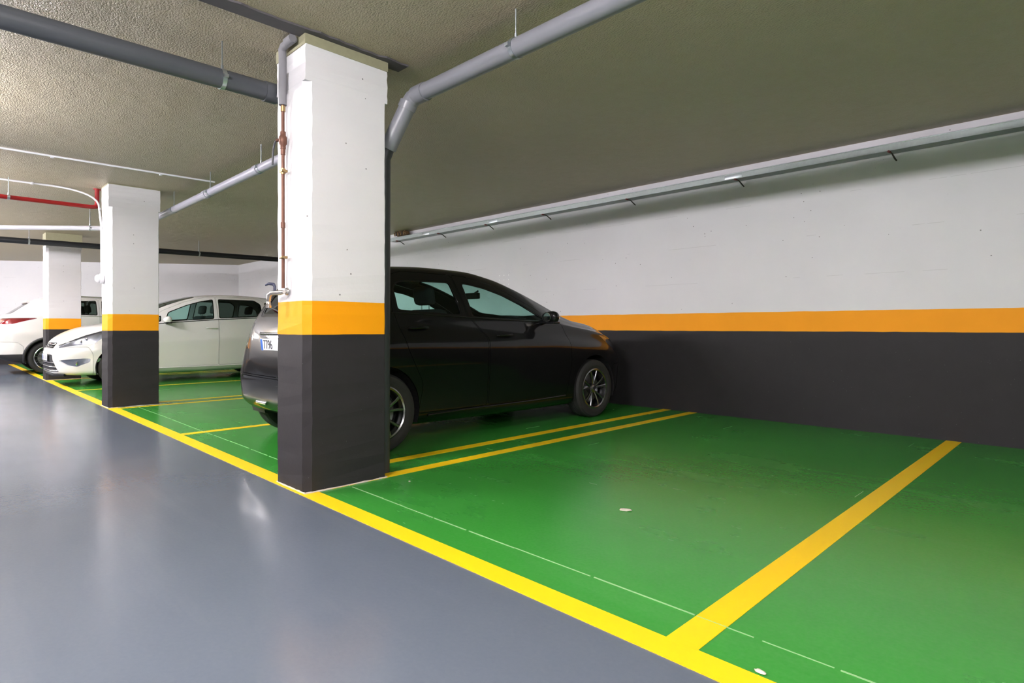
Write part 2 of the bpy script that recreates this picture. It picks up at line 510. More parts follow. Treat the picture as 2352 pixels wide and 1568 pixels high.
# wide drain running out over the aisle to the near column
G = 'ceiling drain pipes'
pipe('drain_pipe', [(-4.045, -6.0, 2.672), (-4.045, 2.36, 2.652)], 0.062, 'dark_grey_plastic',
     'thick dark grey drain pipe crossing the aisle to the nearest column', [(-4.045, 1.37, 2.653), (-4.045, -1.2, 2.66)], 'y', [((-4.045, 1.64, 2.652), (-4.045, 1.72, 2.652))], G)
# long pipe beyond the near column (bay side), elbow down behind it
PB = 2.445
root = pipe('drain_pipe', [(6.0, PB, 2.69), (-3.40, PB, 2.668)], 0.056, 'grey_plastic', 'grey drain pipe over the empty bay bending down behind the nearest column',
     [(-2.43, PB, 2.671), (2.0, PB, 2.68)], 'x', [((-3.30, PB, 2.668), (-3.42, PB, 2.668))], G)
el = [(-3.40, PB, 2.668), (-3.45, PB - .005, 2.655), (-3.490, PB - .015, 2.615), (-3.590, PB - .06, 2.43), (-3.645, PB - .08, 2.33)]
obj('elbow', tube(el, 0.058, 24), 'grey_plastic', root)
obj('elbow_collar', tube([(-3.480, PB - .013, 2.635), (-3.502, PB - .022, 2.590)], 0.0645, 24), 'grey_plastic', root)
obj('down_pipe', tube([(-3.635, PB - .076, 2.35), (-3.680, PB - .090, 2.26), (-3.690, PB - .090, 0.0)], 0.045, 20), 'charcoal_pipe', root)
obj('wall_bracket', lathe([(.045, -.012), (.050, -.012), (.050, .012), (.045, .012)], 'Z', 20, (-3.690, PB - .09, 1.86), True), 'zinc_dark', root)
pipe('drain_pipe', [(-4.12, PB - .02, 2.665), (-10.25, PB - .02, 2.648)], 0.045, 'lilac_plastic', 'shiny pale grey drain pipe running between the two nearest columns',
     [(-6.05, PB - .02, 2.66), (-7.55, PB - .02, 2.655), (-9.0, PB - .02, 2.651)], 'x', [((-6.2, PB - .02, 2.66), (-6.1, PB - .02, 2.66)), ((-7.75, PB - .02, 2.655), (-7.65, PB - .02, 2.655))], G)
# pale pipe going off to the left behind the middle column
pipe('drain_pipe', [(-13.4, -0.6, 2.61), (-12.18, 0.84, 2.60), (-11.15, 2.0, 2.60), (-10.32, PB - .06, 2.64)], 0.037, 'pale_plastic',
     'white pipe hanging low on the left beyond the middle column', [(-11.28, 1.85, 2.60)], 'y', group=G)
# black pipe far back across the bays
pipe('service_pipe', [(-14.45, -6.0, 2.66), (-14.15, 1.1, 2.635), (-13.55, 6.66, 2.615)], 0.054, 'black_pipe',
     'black pipe slung across the far bays below the ceiling', [(-14.12, 1.38, 2.634), (-13.8, 4.2, 2.622)], 'y', n=16)
# red sprinkler pipe
root = pipe('sprinkler_pipe', [(-9.58, -6.0, 2.652), (-9.58, 1.60, 2.652), (-9.58, 1.635, 2.660), (-9.58, 1.65, 2.69), (-9.58, 1.65, CEIL)], 0.027, 'red_pipe',
     'red sprinkler pipe turning up to the ceiling by the middle column', [(-9.58, 0.74, 2.652)], 'y', n=16)
obj('ceiling_flange', lathe([(0.0, CEIL - .012), (.045, CEIL - .012), (.045, CEIL)], 'Z', 16, (-9.58, 1.65, 0)), 'red_pipe', root)
# white conduits on the ceiling
def conduit(pts, r, label, clips, extra=None):
    root = tag(empty('electric_conduit'), label, 'conduit', 'white ceiling conduits')
    obj('conduit_tube', tube(pts, r, 10), 'white_plastic', root)
    for (x, y, z, ax) in clips:
        if ax == 'y': me = box(x - .022, x + .022, y - .014, y + .014, z - r - .006, z + .012, 0.004)
        else: me = box(x - .022, x + .022, y - .016, y + .006, z - .014, z + .014, 0.004)
        obj('conduit_clip', me, 'white_plastic', root)
    return root
zc = CEIL - 0.013
conduit([(-8.05, -6, zc), (-8.0, 2.62, zc)], 0.011, 'white conduit on the ceiling ending at the pale drain pipe', [(-8.03, y, zc, 'y') for y in (-0.2, 0.98, 2.02)])
cp = [(-9.74, -6, zc), (-9.70, 1.05, zc)] + arc_pts((-9.70, 1.05, zc), (-9.62, 1.62, zc), (-9.50, 1.655, 2.68), 8)[1:] + [(-9.40, 1.664, 2.4), (-9.315, 1.655, 1.745)]
conduit(cp, 0.012, 'white conduit curving from the ceiling down the middle column', [(-9.72, 0.22, zc, 'y'), (-9.70, 0.98, zc, 'y'), (-9.47, 1.662, 2.62, 'z'), (-9.43, 1.664, 2.5, 'z')])
conduit([(-17.2, -4, zc), (-16.6, 1.6, zc)], 0.011, 'thin white conduit on the far ceiling near the end wall', [(-16.8, -0.2, zc, 'y')])
root = tag(empty('sensor_box', (-9.315, 1.658, 1.68)), 'round white box at the end of the conduit on the middle column', 'junction box')
obj('box_back', lathe([(0, 0.016), (.062, 0.016), (.062, -.03), (.05, -.034), (0, -.034)], 'Y', 24), 'white_plastic', root)
obj('dome', lathe([(.052, -.034), (.054, -.045), (.046, -.062), (.028, -.075), (0, -.079)], 'Y', 24), 'white_plastic', root)

# ------------------------------------------------------------------ water pipe and tap on the near column
px, py = -3.785, 1.655
root = tag(empty('water_pipe', (0, 0, 0)), 'copper water pipe with grey lagging, valve and tap on the nearest column', 'pipe')
obj('lagging', tube([(-3.62, py - .002, 2.866), (-3.76, py - .002, 2.866), (px - .005, py, 2.850), (px, py, 2.80), (px + .002, py, 2.49)], 0.0245, 14), 'insulation', root)
obj('lagging_stub', tube([(-3.615, py - .01, 2.868), (-3.70, py - .01, 2.868)], 0.026, 12), 'insulation', root)
obj('copper_tube', tube([(px + .004, py, 2.50), (px + .008, py, 1.30)], 0.0105, 12), 'copper', root)
for z in (2.465, 2.185, 2.06, 1.71):
    obj('pipe_fitting', tube([(px + .006, py, z - .018), (px + .006, py, z + .018)], 0.0150, 12), 'brass' if z in (2.06, 2.465) else 'copper', root)
v = obj('valve', lathe([(.012, -.06), (.018, -.055), (.018, -.032), (.026, -.02), (.026, .02), (.018, .032), (.018, .055), (.012, .06)], 'Z', 14, (px + .006, py, 2.26)), 'copper', root)
bm = bmesh.new(); add_tube(bm, [(px, py, 2.268), (px - .045, py - .02, 2.268)], .011, 8)
obj('valve_stem', from_bm(bm, 50), 'copper', v)
obj('valve_lever', tube([(px - .045, py - .02, 2.272), (px - .062, py - .026, 2.25), (px - .075, py - .03, 2.21), (px - .082, py - .032, 2.115)], 0.0065, 8), 'charcoal_pipe', v)
for z in (2.06, 1.5):
    obj('pipe_clip', box(px - .016, px + .030, py - .018, py + .022, z - .008, z + .008, .003), 'brass', root)
t = obj('tap', tube([(px + .03, py - .004, 1.275), (px - .02, py - .010, 1.272), (px - .06, py - .03, 1.272), (px - .085, py - .04, 1.272)], [.012, .016, .016, .014], 12), 'steel_tap', root)
obj('tap_spout', tube([(px - .075, py - .037, 1.272), (px - .097, py - .048, 1.258), (px - .10, py - .05, 1.225)], [.013, .015, .014], 12), 'steel_tap', t)
obj('hose_nozzle', lathe([(.010, .06), (.014, .055), (.014, .045), (.011, .04), (.014, .035), (.013, .02), (.017, .015), (.017, 0), (.008, 0)], 'Z', 14, (px - .10, py - .05, 1.175)), 'steel_tap', t)
obj('tap_handle', tube([(px - .055, py - .028, 1.28), (px - .055, py - .028, 1.312), (px - .064, py - .032, 1.328), (px - .10, py - .05, 1.333), (px - .125, py - .06, 1.324)], [.009, .009, .010, .009, .006], 10), 'tap_blue', t)
obj('wall_plate', lathe([(0, 0), (.022, 0), (.026, .012), (0, .012)], 'Y', 14, (px + .02, 1.666, 1.28)), 'steel_tap', t)

# ------------------------------------------------------------------ cable tray on the long wall
root = tag(empty('cable_tray', (0, 0, 0)), 'galvanised steel cable tray along the top of the long wall', 'cable tray')
TX0, TX1 = -9.98, 8.0
ty0, ty1, tz0, tz1 = 6.52, 6.67, 2.725, 2.79
bm = bmesh.new()
sec = [(ty1, tz1), (ty1, tz0), (ty0, tz0), (ty0, tz1), (ty0 + .014, tz1), (ty0 + .014, tz1 - .004), (ty0 + .004, tz1 - .004), (ty0 + .004, tz0 + .003), (ty1 - .003, tz0 + .003), (ty1 - .003, tz1)]
a = [bm.verts.new((TX0, y, z)) for y, z in sec]; b = [bm.verts.new((TX1, y, z)) for y, z in sec]
for i in range(len(sec)): bm.faces.new((a[i], a[(i + 1) % len(sec)], b[(i + 1) % len(sec)], b[i]))
bm.faces.new(a); bm.faces.new(b[::-1])
obj('tray_channel', from_bm(bm), 'tray_steel', root)
obj('tray_rim', tube([(TX0, ty0 + .002, tz1 - .001), (TX1, ty0 + .002, tz1 - .001)], 0.006, 8), 'zinc', root)
for x in (-8.8, -7.0, -3.0, 0.2):
    obj('splice_plate', box(x - .10, x + .10, ty0 - .004, ty0, tz0 + .008, tz1 - .012, .0015), 'zinc', root)
for i, x in enumerate((-9.72, -8.42, -7.16, -5.90, -4.42, -2.96, -1.46, 0.0, 1.4, 2.8)):
    br = obj('bracket', tube([(x + .02, WALL_Y - .016, 2.655), (x + .01, WALL_Y - .035, 2.672), (x, ty0 + .06, tz0 - .014), (x - .005, ty0 - .015, tz0 - .012)], [.007, .008, .007, .007], 8), 'bracket_dark', root)
    obj('bracket_cap', tube([(x - .004, ty0 + .01, tz0 - .012), (x - .008, ty0 - .030, tz0 - .012)], 0.0110, 8), 'bracket_red', br)
# brown expanding foam with cable ends above the tray
root = tag(empty('foam_plug', (-9.65, 6.585, 2.856)), 'lump of brown foam with cable ends above the tray end', 'foam lump')
bm = bmesh.new(); bmesh.ops.create_icosphere(bm, subdivisions=3, radius=1)
for v in bm.verts:
    kk = 1 + random.uniform(-.16, .16); v.co = Vector((v.co.x * .20 * kk, v.co.y * .08 * kk, v.co.z * .052 * kk))
obj('foam_lump', from_bm(bm, 60), 'foam_plug', root)
for i in range(7):
    x = -.15 + i * .05
    obj('cable_end', tube([(x, -.03, .05), (x + .006, -.085, .01), (x + .01, -.075, -.045)], .011, 8), 'bracket_dark' if i % 2 else 'foam_plug', root)

# ------------------------------------------------------------------ debris on the floor
def scrap(x, y, s, label, zs=0.35):
    bm = bmesh.new(); bmesh.ops.create_icosphere(bm, subdivisions=2, radius=s)
    for v in bm.verts:
        kk = random.uniform(.75, 1.25); v.co = Vector((v.co.x * 1.5 * kk, v.co.y * .8 * kk, (v.co.z * zs) * kk))
    zmin = min(v.co.z for v in bm.verts)
    for v in bm.verts: v.co.z -= zmin
    o = obj('scrap', from_bm(bm, 80), 'debris'); o.location = (x, y, 0.002)
    tag(o, label, 'scrap', 'pale scraps on the floor'); return o
o = scrap(-1.941, 2.837, 0.022, 'pale crumpled scrap lying in the middle of the empty green bay', .25); o.rotation_euler.z = 0.5
o = scrap(-0.742, 1.795, 0.012, 'small pale scrap beside the yellow edge line in the foreground', .4)
o = scrap(-3.33, 2.33, 0.006, 'tiny pale crumb on green paint right of the nearest column', .5)

# ------------------------------------------------------------------ luminaires over the aisle
def luminaire(x, label):
    root = tag(empty('ceiling_luminaire', (x, LAMP_Y, LAMP_Z)), label, 'lamp', 'tube luminaires over the aisle')
    obj('housing', box(-.64, .64, -.022, .022, 0.035, 0.065, .006), 'lamp_housing', root)
    prof = [(-.055, .035), (-.060, .01), (-.050, -.025), (-.025, -.045), (.025, -.045), (.050, -.025), (.060, .01), (.055, .035)]
    bm = bmesh.new()
    a = [bm.verts.new((-.62, y, z)) for y, z in prof]; b = [bm.verts.new((.62, y, z)) for y, z in prof]
    for i in range(len(prof)): bm.faces.new((a[i], a[(i + 1) % len(prof)], b[(i + 1) % len(prof)], b[i]))
    bm.faces.new(a); bm.faces.new(b[::-1])
    obj('lamp_cover', from_bm(bm), 'lamp_cover', root)
    for s in (-.45, .45):
        obj('suspension_rod', tube([(s, 0, .065), (s, 0, CEIL - LAMP_Z)], .005, 6), 'zinc', root)
for x, w in zip(LAMP_X, ('behind the camera at the far right', 'behind the camera at the right', 'above the camera', 'between the two nearest columns', 'beside the middle column', 'before the farthest column', 'beyond the farthest column', 'at the end of the garage')):
    luminaire(x, 'long tube luminaire hung over the aisle ' + w)

# ------------------------------------------------------------------ cars: lofted shells cut into panels
def pchip(keys):
    """monotone cubic interpolation through (x, value) keys"""
    xs = [k[0] for k in keys]; ys = [k[1] for k in keys]; n = len(xs)
    h = [xs[i + 1] - xs[i] for i in range(n - 1)]; dl = [(ys[i + 1] - ys[i]) / h[i] for i in range(n - 1)]
    m = [dl[0]] + [0] * (n - 2) + [dl[-1]]
    for i in range(1, n - 1):
        if dl[i - 1] * dl[i] > 0:
            w1, w2 = 2 * h[i] + h[i - 1], h[i] + 2 * h[i - 1]
            m[i] = (w1 + w2) / (w1 / dl[i - 1] + w2 / dl[i])
    def f(x):
        if x <= xs[0]: return ys[0]
        if x >= xs[-1]: return ys[-1]
        i = max(j for j in range(n - 1) if xs[j] <= x)
        t = (x - xs[i]) / h[i]
        return ((1 + 2 * t) * (1 - t) ** 2 * ys[i] + t * (1 - t) ** 2 * h[i] * m[i] + t * t * (3 - 2 * t) * ys[i + 1] + t * t * (t - 1) * h[i] * m[i + 1])
    return f
def catmull(P, sub):
    out = []
    n = len(P)
    for i in range(n - 1):
        p0 = P[i - 1] if i else (2 * P[0][0] - P[1][0], 2 * P[0][1] - P[1][1])
        p1, p2 = P[i], P[i + 1]
        p3 = P[i + 2] if i + 2 < n else (2 * P[-1][0] - P[-2][0], 2 * P[-1][1] - P[-2][1])
        # centripetal parametrisation
        def dist(a, b): return max(1e-4, math.hypot(a[0] - b[0], a[1] - b[1]) ** 0.5)
        t0 = 0; t1 = t0 + dist(p0, p1); t2 = t1 + dist(p1, p2); t3 = t2 + dist(p2, p3)
        for s in range(sub):
            t = t1 + (t2 - t1) * s / sub
            L = lambda a, b, ta, tb: tuple(((tb - t) * a[q] + (t - ta) * b[q]) / (tb - ta) for q in (0, 1))
            A1, A2, A3 = L(p0, p1, t0, t1), L(p1, p2, t1, t2), L(p2, p3, t2, t3)
            B1, B2 = L(A1, A2, t0, t2), L(A2, A3, t1, t3)
            out.append(L(B1, B2, t1, t2))
    out.append(P[-1])
    return out
def poly_round(P, r, n=4):
    """round the corners of a polygon"""
    out = []
    for i in range(len(P)):
        a, b, c = (Vector(P[i - 1]), Vector(P[i]), Vector(P[(i + 1) % len(P)]))
        la, lc = (a - b).length, (c - b).length
        ra, rc = min(r, la * 0.45), min(r, lc * 0.45)
        p0, p2 = b + (a - b).normalized() * ra, b + (c - b).normalized() * rc
        for k_ in range(n + 1):
            t = k_ / n; q = (1 - t) ** 2 * p0 + 2 * t * (1 - t) * b + t * t * p2
            out.append((q.x, q.y))
    return out
def poly_off(P, d):
    """offset a polygon outwards by d"""
    area = sum(P[i - 1][0] * P[i][1] - P[i][0] * P[i - 1][1] for i in range(len(P)))
    s = 1 if area > 0 else -1
    out = []
    for i in range(len(P)):
        a, b, c = Vector(P[i - 1]), Vector(P[i]), Vector(P[(i + 1) % len(P)])
        e1, e2 = (b - a), (c - b)
        if e1.length < 1e-6: e1 = e2
        if e2.length < 1e-6: e2 = e1
        e1.normalize(); e2.normalize()
        n1, n2 = Vector((e1.y, -e1.x)) * s, Vector((e2.y, -e2.x)) * s
        m = n1 + n2
        if m.length < 1e-4: m = n1
        m.normalize()
        q = b + m * (d / max(0.45, m.dot(n1)))
        out.append((q.x, q.y))
    return out
def prism_mesh(P, view, a, b):
    """extrude a 2D polygon: side (x,z) along y, front (y,z) along x, top (x,y) along z"""
    f = {'side': lambda p, t: (p[0], t, p[1]), 'front': lambda p, t: (t, p[0], p[1]), 'top': lambda p, t: (p[0], p[1], t)}[view]
    n = len(P)
    v = [f(p, a) for p in P] + [f(p, b) for p in P]
    fs = [tuple(range(n)), tuple(range(2 * n - 1, n - 1, -1))] + [(i, n + i, n + (i + 1) % n, (i + 1) % n) for i in range(n)]
    me = mesh(v, fs)
    bm = bmesh.new(); bm.from_mesh(me); bmesh.ops.recalc_face_normals(bm, faces=bm.faces)
    bmesh.ops.triangulate(bm, faces=[f_ for f_ in bm.faces if len(f_.verts) > 4]); bm.to_mesh(me); bm.free()
    return me
def me_bb(me):
    xs = [v.co for v in me.vertices]
    return [(min(c[i] for c in xs), max(c[i] for c in xs)) for i in range(3)]
def boolean(me, cuts, keep=()):
    """(me intersect keep...) minus cuts..., evaluated through modifiers"""
    tmp = []
    base = bpy.data.objects.new('tmp', me.copy()); C.objects.link(base); tmp.append(base)
    bb = None
    for op, lst in (('INTERSECT', keep), ('DIFFERENCE', cuts)):
        for c in lst:
            o = bpy.data.objects.new('tmpc', c); C.objects.link(o); tmp.append(o)
            md = base.modifiers.new('b', 'BOOLEAN'); md.operation = op; md.object = o
            md.solver = 'MANIFOLD'
    bpy.context.view_layer.update()
    dg = bpy.context.evaluated_depsgraph_get()
    res = bpy.data.meshes.new_from_object(base.evaluated_get(dg))
    for o in tmp: bpy.data.objects.remove(o)
    return res

class CarBody:
    def __init__(s, prof, L, thick=0.022, stations=86, sub=5):
        q0 = prof.get('x0', 0.0)
        remap = lambda x: x if x >= .6 else q0 + x * (.6 - q0) / .6
        s.f = {k_: pchip([(remap(a), b) for a, b in v]) for k_, v in prof.items() if isinstance(v, list)}
        s.p = prof; s.L = L
        xs = []; x0 = prof.get('x0', 0.0)
        for i in range(stations + 1):
            t = i / stations
            u = 0.5 - 0.5 * math.cos(pi * t)
            xs.append(x0 + (L - x0) * (0.45 * t + 0.55 * u))
        xs[-1] = L
        rings = [s.section(x, sub) for x in xs]
        nh = len(rings[0])
        def full(r, x): return [Vector((x, y, z)) for y, z in r] + [Vector((x, -y, z)) for y, z in r[-2:0:-1]]
        loops = [full(r, x) for r, x in zip(rings, xs)]
        m = len(loops[0])
        # end caps: shrinking rings that bulge outwards
        def cap(loop, sgn, bulge):
            c = sum(loop, Vector()) / m; out = []
            for sc in (0.93, 0.82, 0.66, 0.48, 0.28, 0.1):
                out.append([Vector((p.x + sgn * bulge * (1 - sc ** 2.2), c.y + (p.y - c.y) * sc, c.z + (p.z - c.z) * sc)) for p in loop])
            return out, c + Vector((sgn * bulge, 0, 0))
        rear, rc = cap(loops[0], -1, prof['bulge'][0]); front, fc = cap(loops[-1], 1, prof['bulge'][1])
        loops = rear[::-1] + loops + front
        vs_ = [p for lp in loops for p in lp]; fs = []
        for i in range(len(loops) - 1):
            for j in range(m):
                a, b = i * m + j, i * m + (j + 1) % m
                fs.append((a, b, b + m, a + m))
        vs_.append(rc); ri = len(vs_) - 1; vs_.append(fc); fi = len(vs_) - 1
        for j in range(m):
            fs.append((ri, (j + 1) % m, j))
            q = (len(loops) - 1) * m
            fs.append((fi, q + j, q + (j + 1) % m))
        me = mesh(vs_, fs)
        bm = bmesh.new(); bm.from_mesh(me); bmesh.ops.recalc_face_normals(bm, faces=bm.faces); bm.normal_update()
        s.bm_normals = [v.normal.copy() for v in bm.verts]
        bm.to_mesh(me); bm.free(); me.update()
        s.outer = me
        s.verts = [v.co.copy() for v in me.vertices]
        s.faces = [tuple(p.vertices) for p in me.polygons]
        s.tris = []
        for f_ in s.faces:
            s.tris.append((f_[0], f_[1], f_[2]))
            if len(f_) == 4: s.tris.append((f_[0], f_[2], f_[3]))
        s.bvh = BVHTree.FromPolygons(s.verts, s.tris)
        s.shell = s.make_shell(0.0, thick, 2)
        s.glass_shell = s.make_shell(0.006, 0.010, 1)
        s.trim_shell = s.make_shell(0.002, 0.016, 1)
        s.lens_shell = s.make_shell(-0.001, 0.004, 1)
        s.bowl_shell = s.make_shell(0.018, 0.022, 1)
    def make_shell(s, a, b, slots):
        nv = len(s.verts)
        v = [p - n * a for p, n in zip(s.verts, s.bm_normals)] + [p - n * b for p, n in zip(s.verts, s.bm_normals)]
        fs = list(s.faces) + [tuple(i + nv for i in f_[::-1]) for f_ in s.faces]
        me = mesh(v, fs)
        if slots == 2:
            me.materials.append(M['car_dark']); me.materials.append(M['car_dark'])
            k_ = len(s.faces)
            for i, p in enumerate(me.polygons): p.material_index = 0 if i < k_ else 1
        return me
    def section(s, x, sub):
        g = lambda k_: s.f[k_](x)
        W, bot, belt, top, rw, rz = g('W'), g('bot'), g('belt'), g('top'), g('re_w'), g('re_z')
        top = max(top, bot + 0.15)
        belt = min(belt, top - 0.03); rz = min(rz, top - 0.008)
        rz = max(rz, belt + 0.004)
        rw = min(rw, W - 0.05)
        H = belt - bot
        tl = s.p.get('tuck', 0.05)
        cr = s.p.get('crease', 0.62)
        wb = W - min(s.p.get('lean', .022) + .025, 0.2 * H)
        P = [(0, bot), (0.55 * W, bot), (W - 0.15 * min(1, H / .5), bot + 0.004), (W - tl, bot + 0.06 * H / .8), (W - tl * .55, bot + 0.2 * H), (W - tl * .28, bot + 0.42 * H), (W, bot + cr * H), (W - .008, bot + (cr + .10) * H),
             (W - s.p.get('lean', .022), bot + 0.88 * H), (wb, belt), (wb - 0.012, belt + 0.02 * min(1, (rz - belt) / .2))]
        if rz - belt > 0.0:
            mid = lambda t, bul: (wb - 0.012 + (rw - wb + 0.012) * t + bul, belt + (rz - belt) * t)
            bul = 0.022 * min(1, (rz - belt) / .4)
            P += [mid(.35, bul), mid(.72, bul)]
        P += [(rw, rz), (rw - 0.05 * rw / .6, rz + (top - rz) * 0.45), (rw * 0.74, rz + (top - rz) * 0.74), (rw * 0.4, rz + (top - rz) * 0.94), (0, top)]
        return catmull(P, sub)
    def hit(s, y, z, end):
        """surface x at (y, z) seen from front (+1) or rear (-1)"""
        o = Vector((s.L + 1 if end > 0 else -1, y, z))
        r = s.bvh.ray_cast(o, Vector((-end, 0, 0)))
        return r[0], r[1]
    def side(s, x, z, sgn=1):
        r = s.bvh.ray_cast(Vector((x, 3 * sgn, z)), Vector((0, -sgn, 0)))
        return r[0], r[1]
    def smooth(s, me):
        """give cut panels the unbroken normals of the body they came from"""
        for p in me.polygons: p.use_smooth = True
        ln = []
        loops = me.loops; vs_ = me.vertices
        cache = {}
        for p in me.polygons:
            pn = p.normal
            for li in p.loop_indices:
                vi = loops[li].vertex_index
                if vi not in cache:
                    co = vs_[vi].co
                    loc, nn, idx, dist = s.bvh.find_nearest(co)
                    a, b, c = s.tris[idx]
                    A, B, D = s.verts[a], s.verts[b], s.verts[c]
                    v0, v1, v2 = B - A, D - A, loc - A
                    d00, d01, d11, d20, d21 = v0.dot(v0), v0.dot(v1), v1.dot(v1), v2.dot(v0), v2.dot(v1)
                    den = d00 * d11 - d01 * d01
                    if abs(den) < 1e-14: nrm_ = nn
                    else:
                        v_ = (d11 * d20 - d01 * d21) / den; w_ = (d00 * d21 - d01 * d20) / den
                        nrm_ = (s.bm_normals[a] * (1 - v_ - w_) + s.bm_normals[b] * v_ + s.bm_normals[c] * w_).normalized()
                    cache[vi] = nrm_
                q = cache[vi]; dt = q.dot(pn)
                ln.append(q if dt > 0.75 else (-q if dt < -0.75 else pn))
        me.normals_split_custom_set([tuple(v) for v in ln])
        return me
    def panel(s, src, keep, cuts):
        bbs = [me_bb(k_) for k_ in keep]
        use = []
        for c in cuts:
            cb = me_bb(c)
            if all(all(cb[i][0] < kb[i][1] and kb[i][0] < cb[i][1] for i in range(3)) for kb in bbs): use.append(c)
        me = boolean(src, use, keep)
        return s.smooth(me)

def both(P, view, a, b):
    """the same side cutter on the left and on the right"""
    return prism_mesh(P, view, a, b), prism_mesh(P, view, -b, -a)
def mirror_y(P): return [(-y, z) for y, z in P]

def build_wheel(car, x, y, r, rim_r, width, style, mat, sgn, z=None):
    """wheel: tyre mesh with rim, spokes, hub and disc as its pieces; sgn = side the face looks to"""
    z = r if z is None else z
    w = width / 2
    prof = [(rim_r - .012, -w * .80), (rim_r + .006, -w * .88), (rim_r + .03, -w * .98), (r - .055, -w), (r - .022, -w * .93), (r - .004, -w * .72), (r, -w * .45),
            (r, -w * .2), (r - .006, -w * .18), (r - .006, -w * .14), (r, -w * .12), (r, w * .12), (r - .006, w * .14), (r - .006, w * .18), (r, w * .2),
            (r, w * .45), (r - .004, w * .72), (r - .022, w * .93), (r - .055, w), (rim_r + .03, w * .98), (rim_r + .006, w * .88), (rim_r - .012, w * .80)]
    tyre = obj('wheel', lathe(prof, 'Y', 56, (0, 0, 0), True, 30), 'rubber', car)
    tyre.location = (x, y, z)
    f = w * sgn
    rim = obj('rim', lathe([(rim_r + .008, f * .88), (rim_r - .004, f * .93), (rim_r - .016, f * .86), (rim_r - .024, f * .55), (rim_r - .03, -f * .7), (rim_r - .012, -f * .86), (rim_r - .012, f * .5)], 'Y', 56, (0, 0, 0), True, 40), mat, tyre)
    obj('wheel_back', lathe([(0, -f * .2), (rim_r - .03, -f * .2), (rim_r - .03, -f * .3), (0, -f * .3)], 'Y', 32), 'car_dark', tyre)
    obj('brake_disc', lathe([(0.06, f * .1), (rim_r * .72, f * .1), (rim_r * .72, f * .02), (.06, f * .02)], 'Y', 40), 'brake_metal', tyre)
    obj('hub_cap', lathe([(0, f * .80), (.024, f * .79), (.030, f * .74), (.052, f * .70), (.062, f * .5), (.06, f * .1)], 'Y', 28), mat, tyre)
    def spoke(a0, a1, w0, w1, dish0, dish1):
        bm = bmesh.new()
        pts = []
        for t in (0, .35, .7, 1):
            rr = .045 + (rim_r - .012 - .045) * t
            a = a0 + (a1 - a0) * t
            ww = (w0 + (w1 - w0) * t) / 2
            fy = dish0 + (dish1 - dish0) * t + .006 * math.sin(pi * t)
            c, s_ = math.cos(a), math.sin(a)
            ring = []
            for q, dy in ((-1, 0), (-.55, .006), (.55, .006), (1, 0), (.8, -.024), (-.8, -.024)):
                ring.append(bm.verts.new((c * rr - s_ * ww * q, (fy + dy) * sgn, s_ * rr + c * ww * q)))
            pts.append(ring)
        for a, b in zip(pts, pts[1:]):
            for j in range(6): bm.faces.new((a[j], a[(j + 1) % 6], b[(j + 1) % 6], b[j]))
        bm.faces.new(pts[0]); bm.faces.new(pts[-1][::-1])
        return from_bm(bm, 35)
    k0 = 0.35
    if style == 'double':
        for i in range(5):
            a = 2 * pi * i / 5 + k0
            for s_ in (-1, 1): obj('spoke', spoke(a + s_ * .16, a + s_ * .27, .020, .030, w * .62, w * .80), mat, tyre)
    elif style == 'thin':
        for i in range(10):
            a = 2 * pi * i / 10 + k0
            for s_ in (-1, 1): obj('spoke', spoke(a + s_ * .07, a + s_ * .13, .012, .014, w * .60, w * .82), mat, tyre)
    else:
        for i in range(7):
            a = 2 * pi * i / 7 + k0
            obj('spoke', spoke(a, a + .06, .040, .034, w * .62, w * .80), mat, tyre)
    for i in range(5):
        a = 2 * pi * i / 5 + k0 + .6
        obj('wheel_nut', lathe([(0, f * .70), (.007, f * .69), (.008, f * .6)], 'Y', 8, (math.cos(a) * .042, 0, math.sin(a) * .042)), 'chrome', tyre)
    return tyre

def rounded_block(x0, x1, y0, y1, z0, z1, bev, lean=0.0):
    bm = bmesh.new(); bbox(bm, x0, x1, y0, y1, z0, z1)
    for v in bm.verts:
        v.co.x += lean * (v.co.z - z0)
    bmesh.ops.bevel(bm, geom=list(bm.edges), offset=bev, segments=3, affect='EDGES', profile=0.5)
    return from_bm(bm, 60)
def seat(car, x, y, w, zc, back_h, row):
    st = obj('seat', rounded_block(x - .02, x + .48, y - w / 2, y + w / 2, zc - .14, zc, .05), 'seat_cloth', car)
    obj('seat_back', rounded_block(x - .13, x + .02, y - w / 2, y + w / 2, zc - .06, zc + back_h, .055, -0.25), 'seat_cloth', st)
    hx = x - .06 - .25 * (back_h + .1)
    obj('headrest', rounded_block(hx - .06, hx + .05, y - .13, y + .13, zc + back_h + .04, zc + back_h + .22, .045, -.15), 'seat_cloth', st)
    for s_ in (-.06, .06): obj('headrest_post', tube([(hx, y + s_, zc + back_h - .03), (hx, y + s_, zc + back_h + .08)], .006, 6), 'chrome', st)

def text_mesh(txt, h):
    cu = bpy.data.curves.new('t', 'FONT'); cu.body = txt; cu.size = h; cu.extrude = 0.001; cu.align_x = 'LEFT'; cu.align_y = 'CENTER'
    o = bpy.data.objects.new('t', cu); C.objects.link(o)
    bpy.context.view_layer.update()
    me = bpy.data.meshes.new_from_object(o.evaluated_get(bpy.context.evaluated_depsgraph_get()))
    bpy.data.objects.remove(o)
    return me

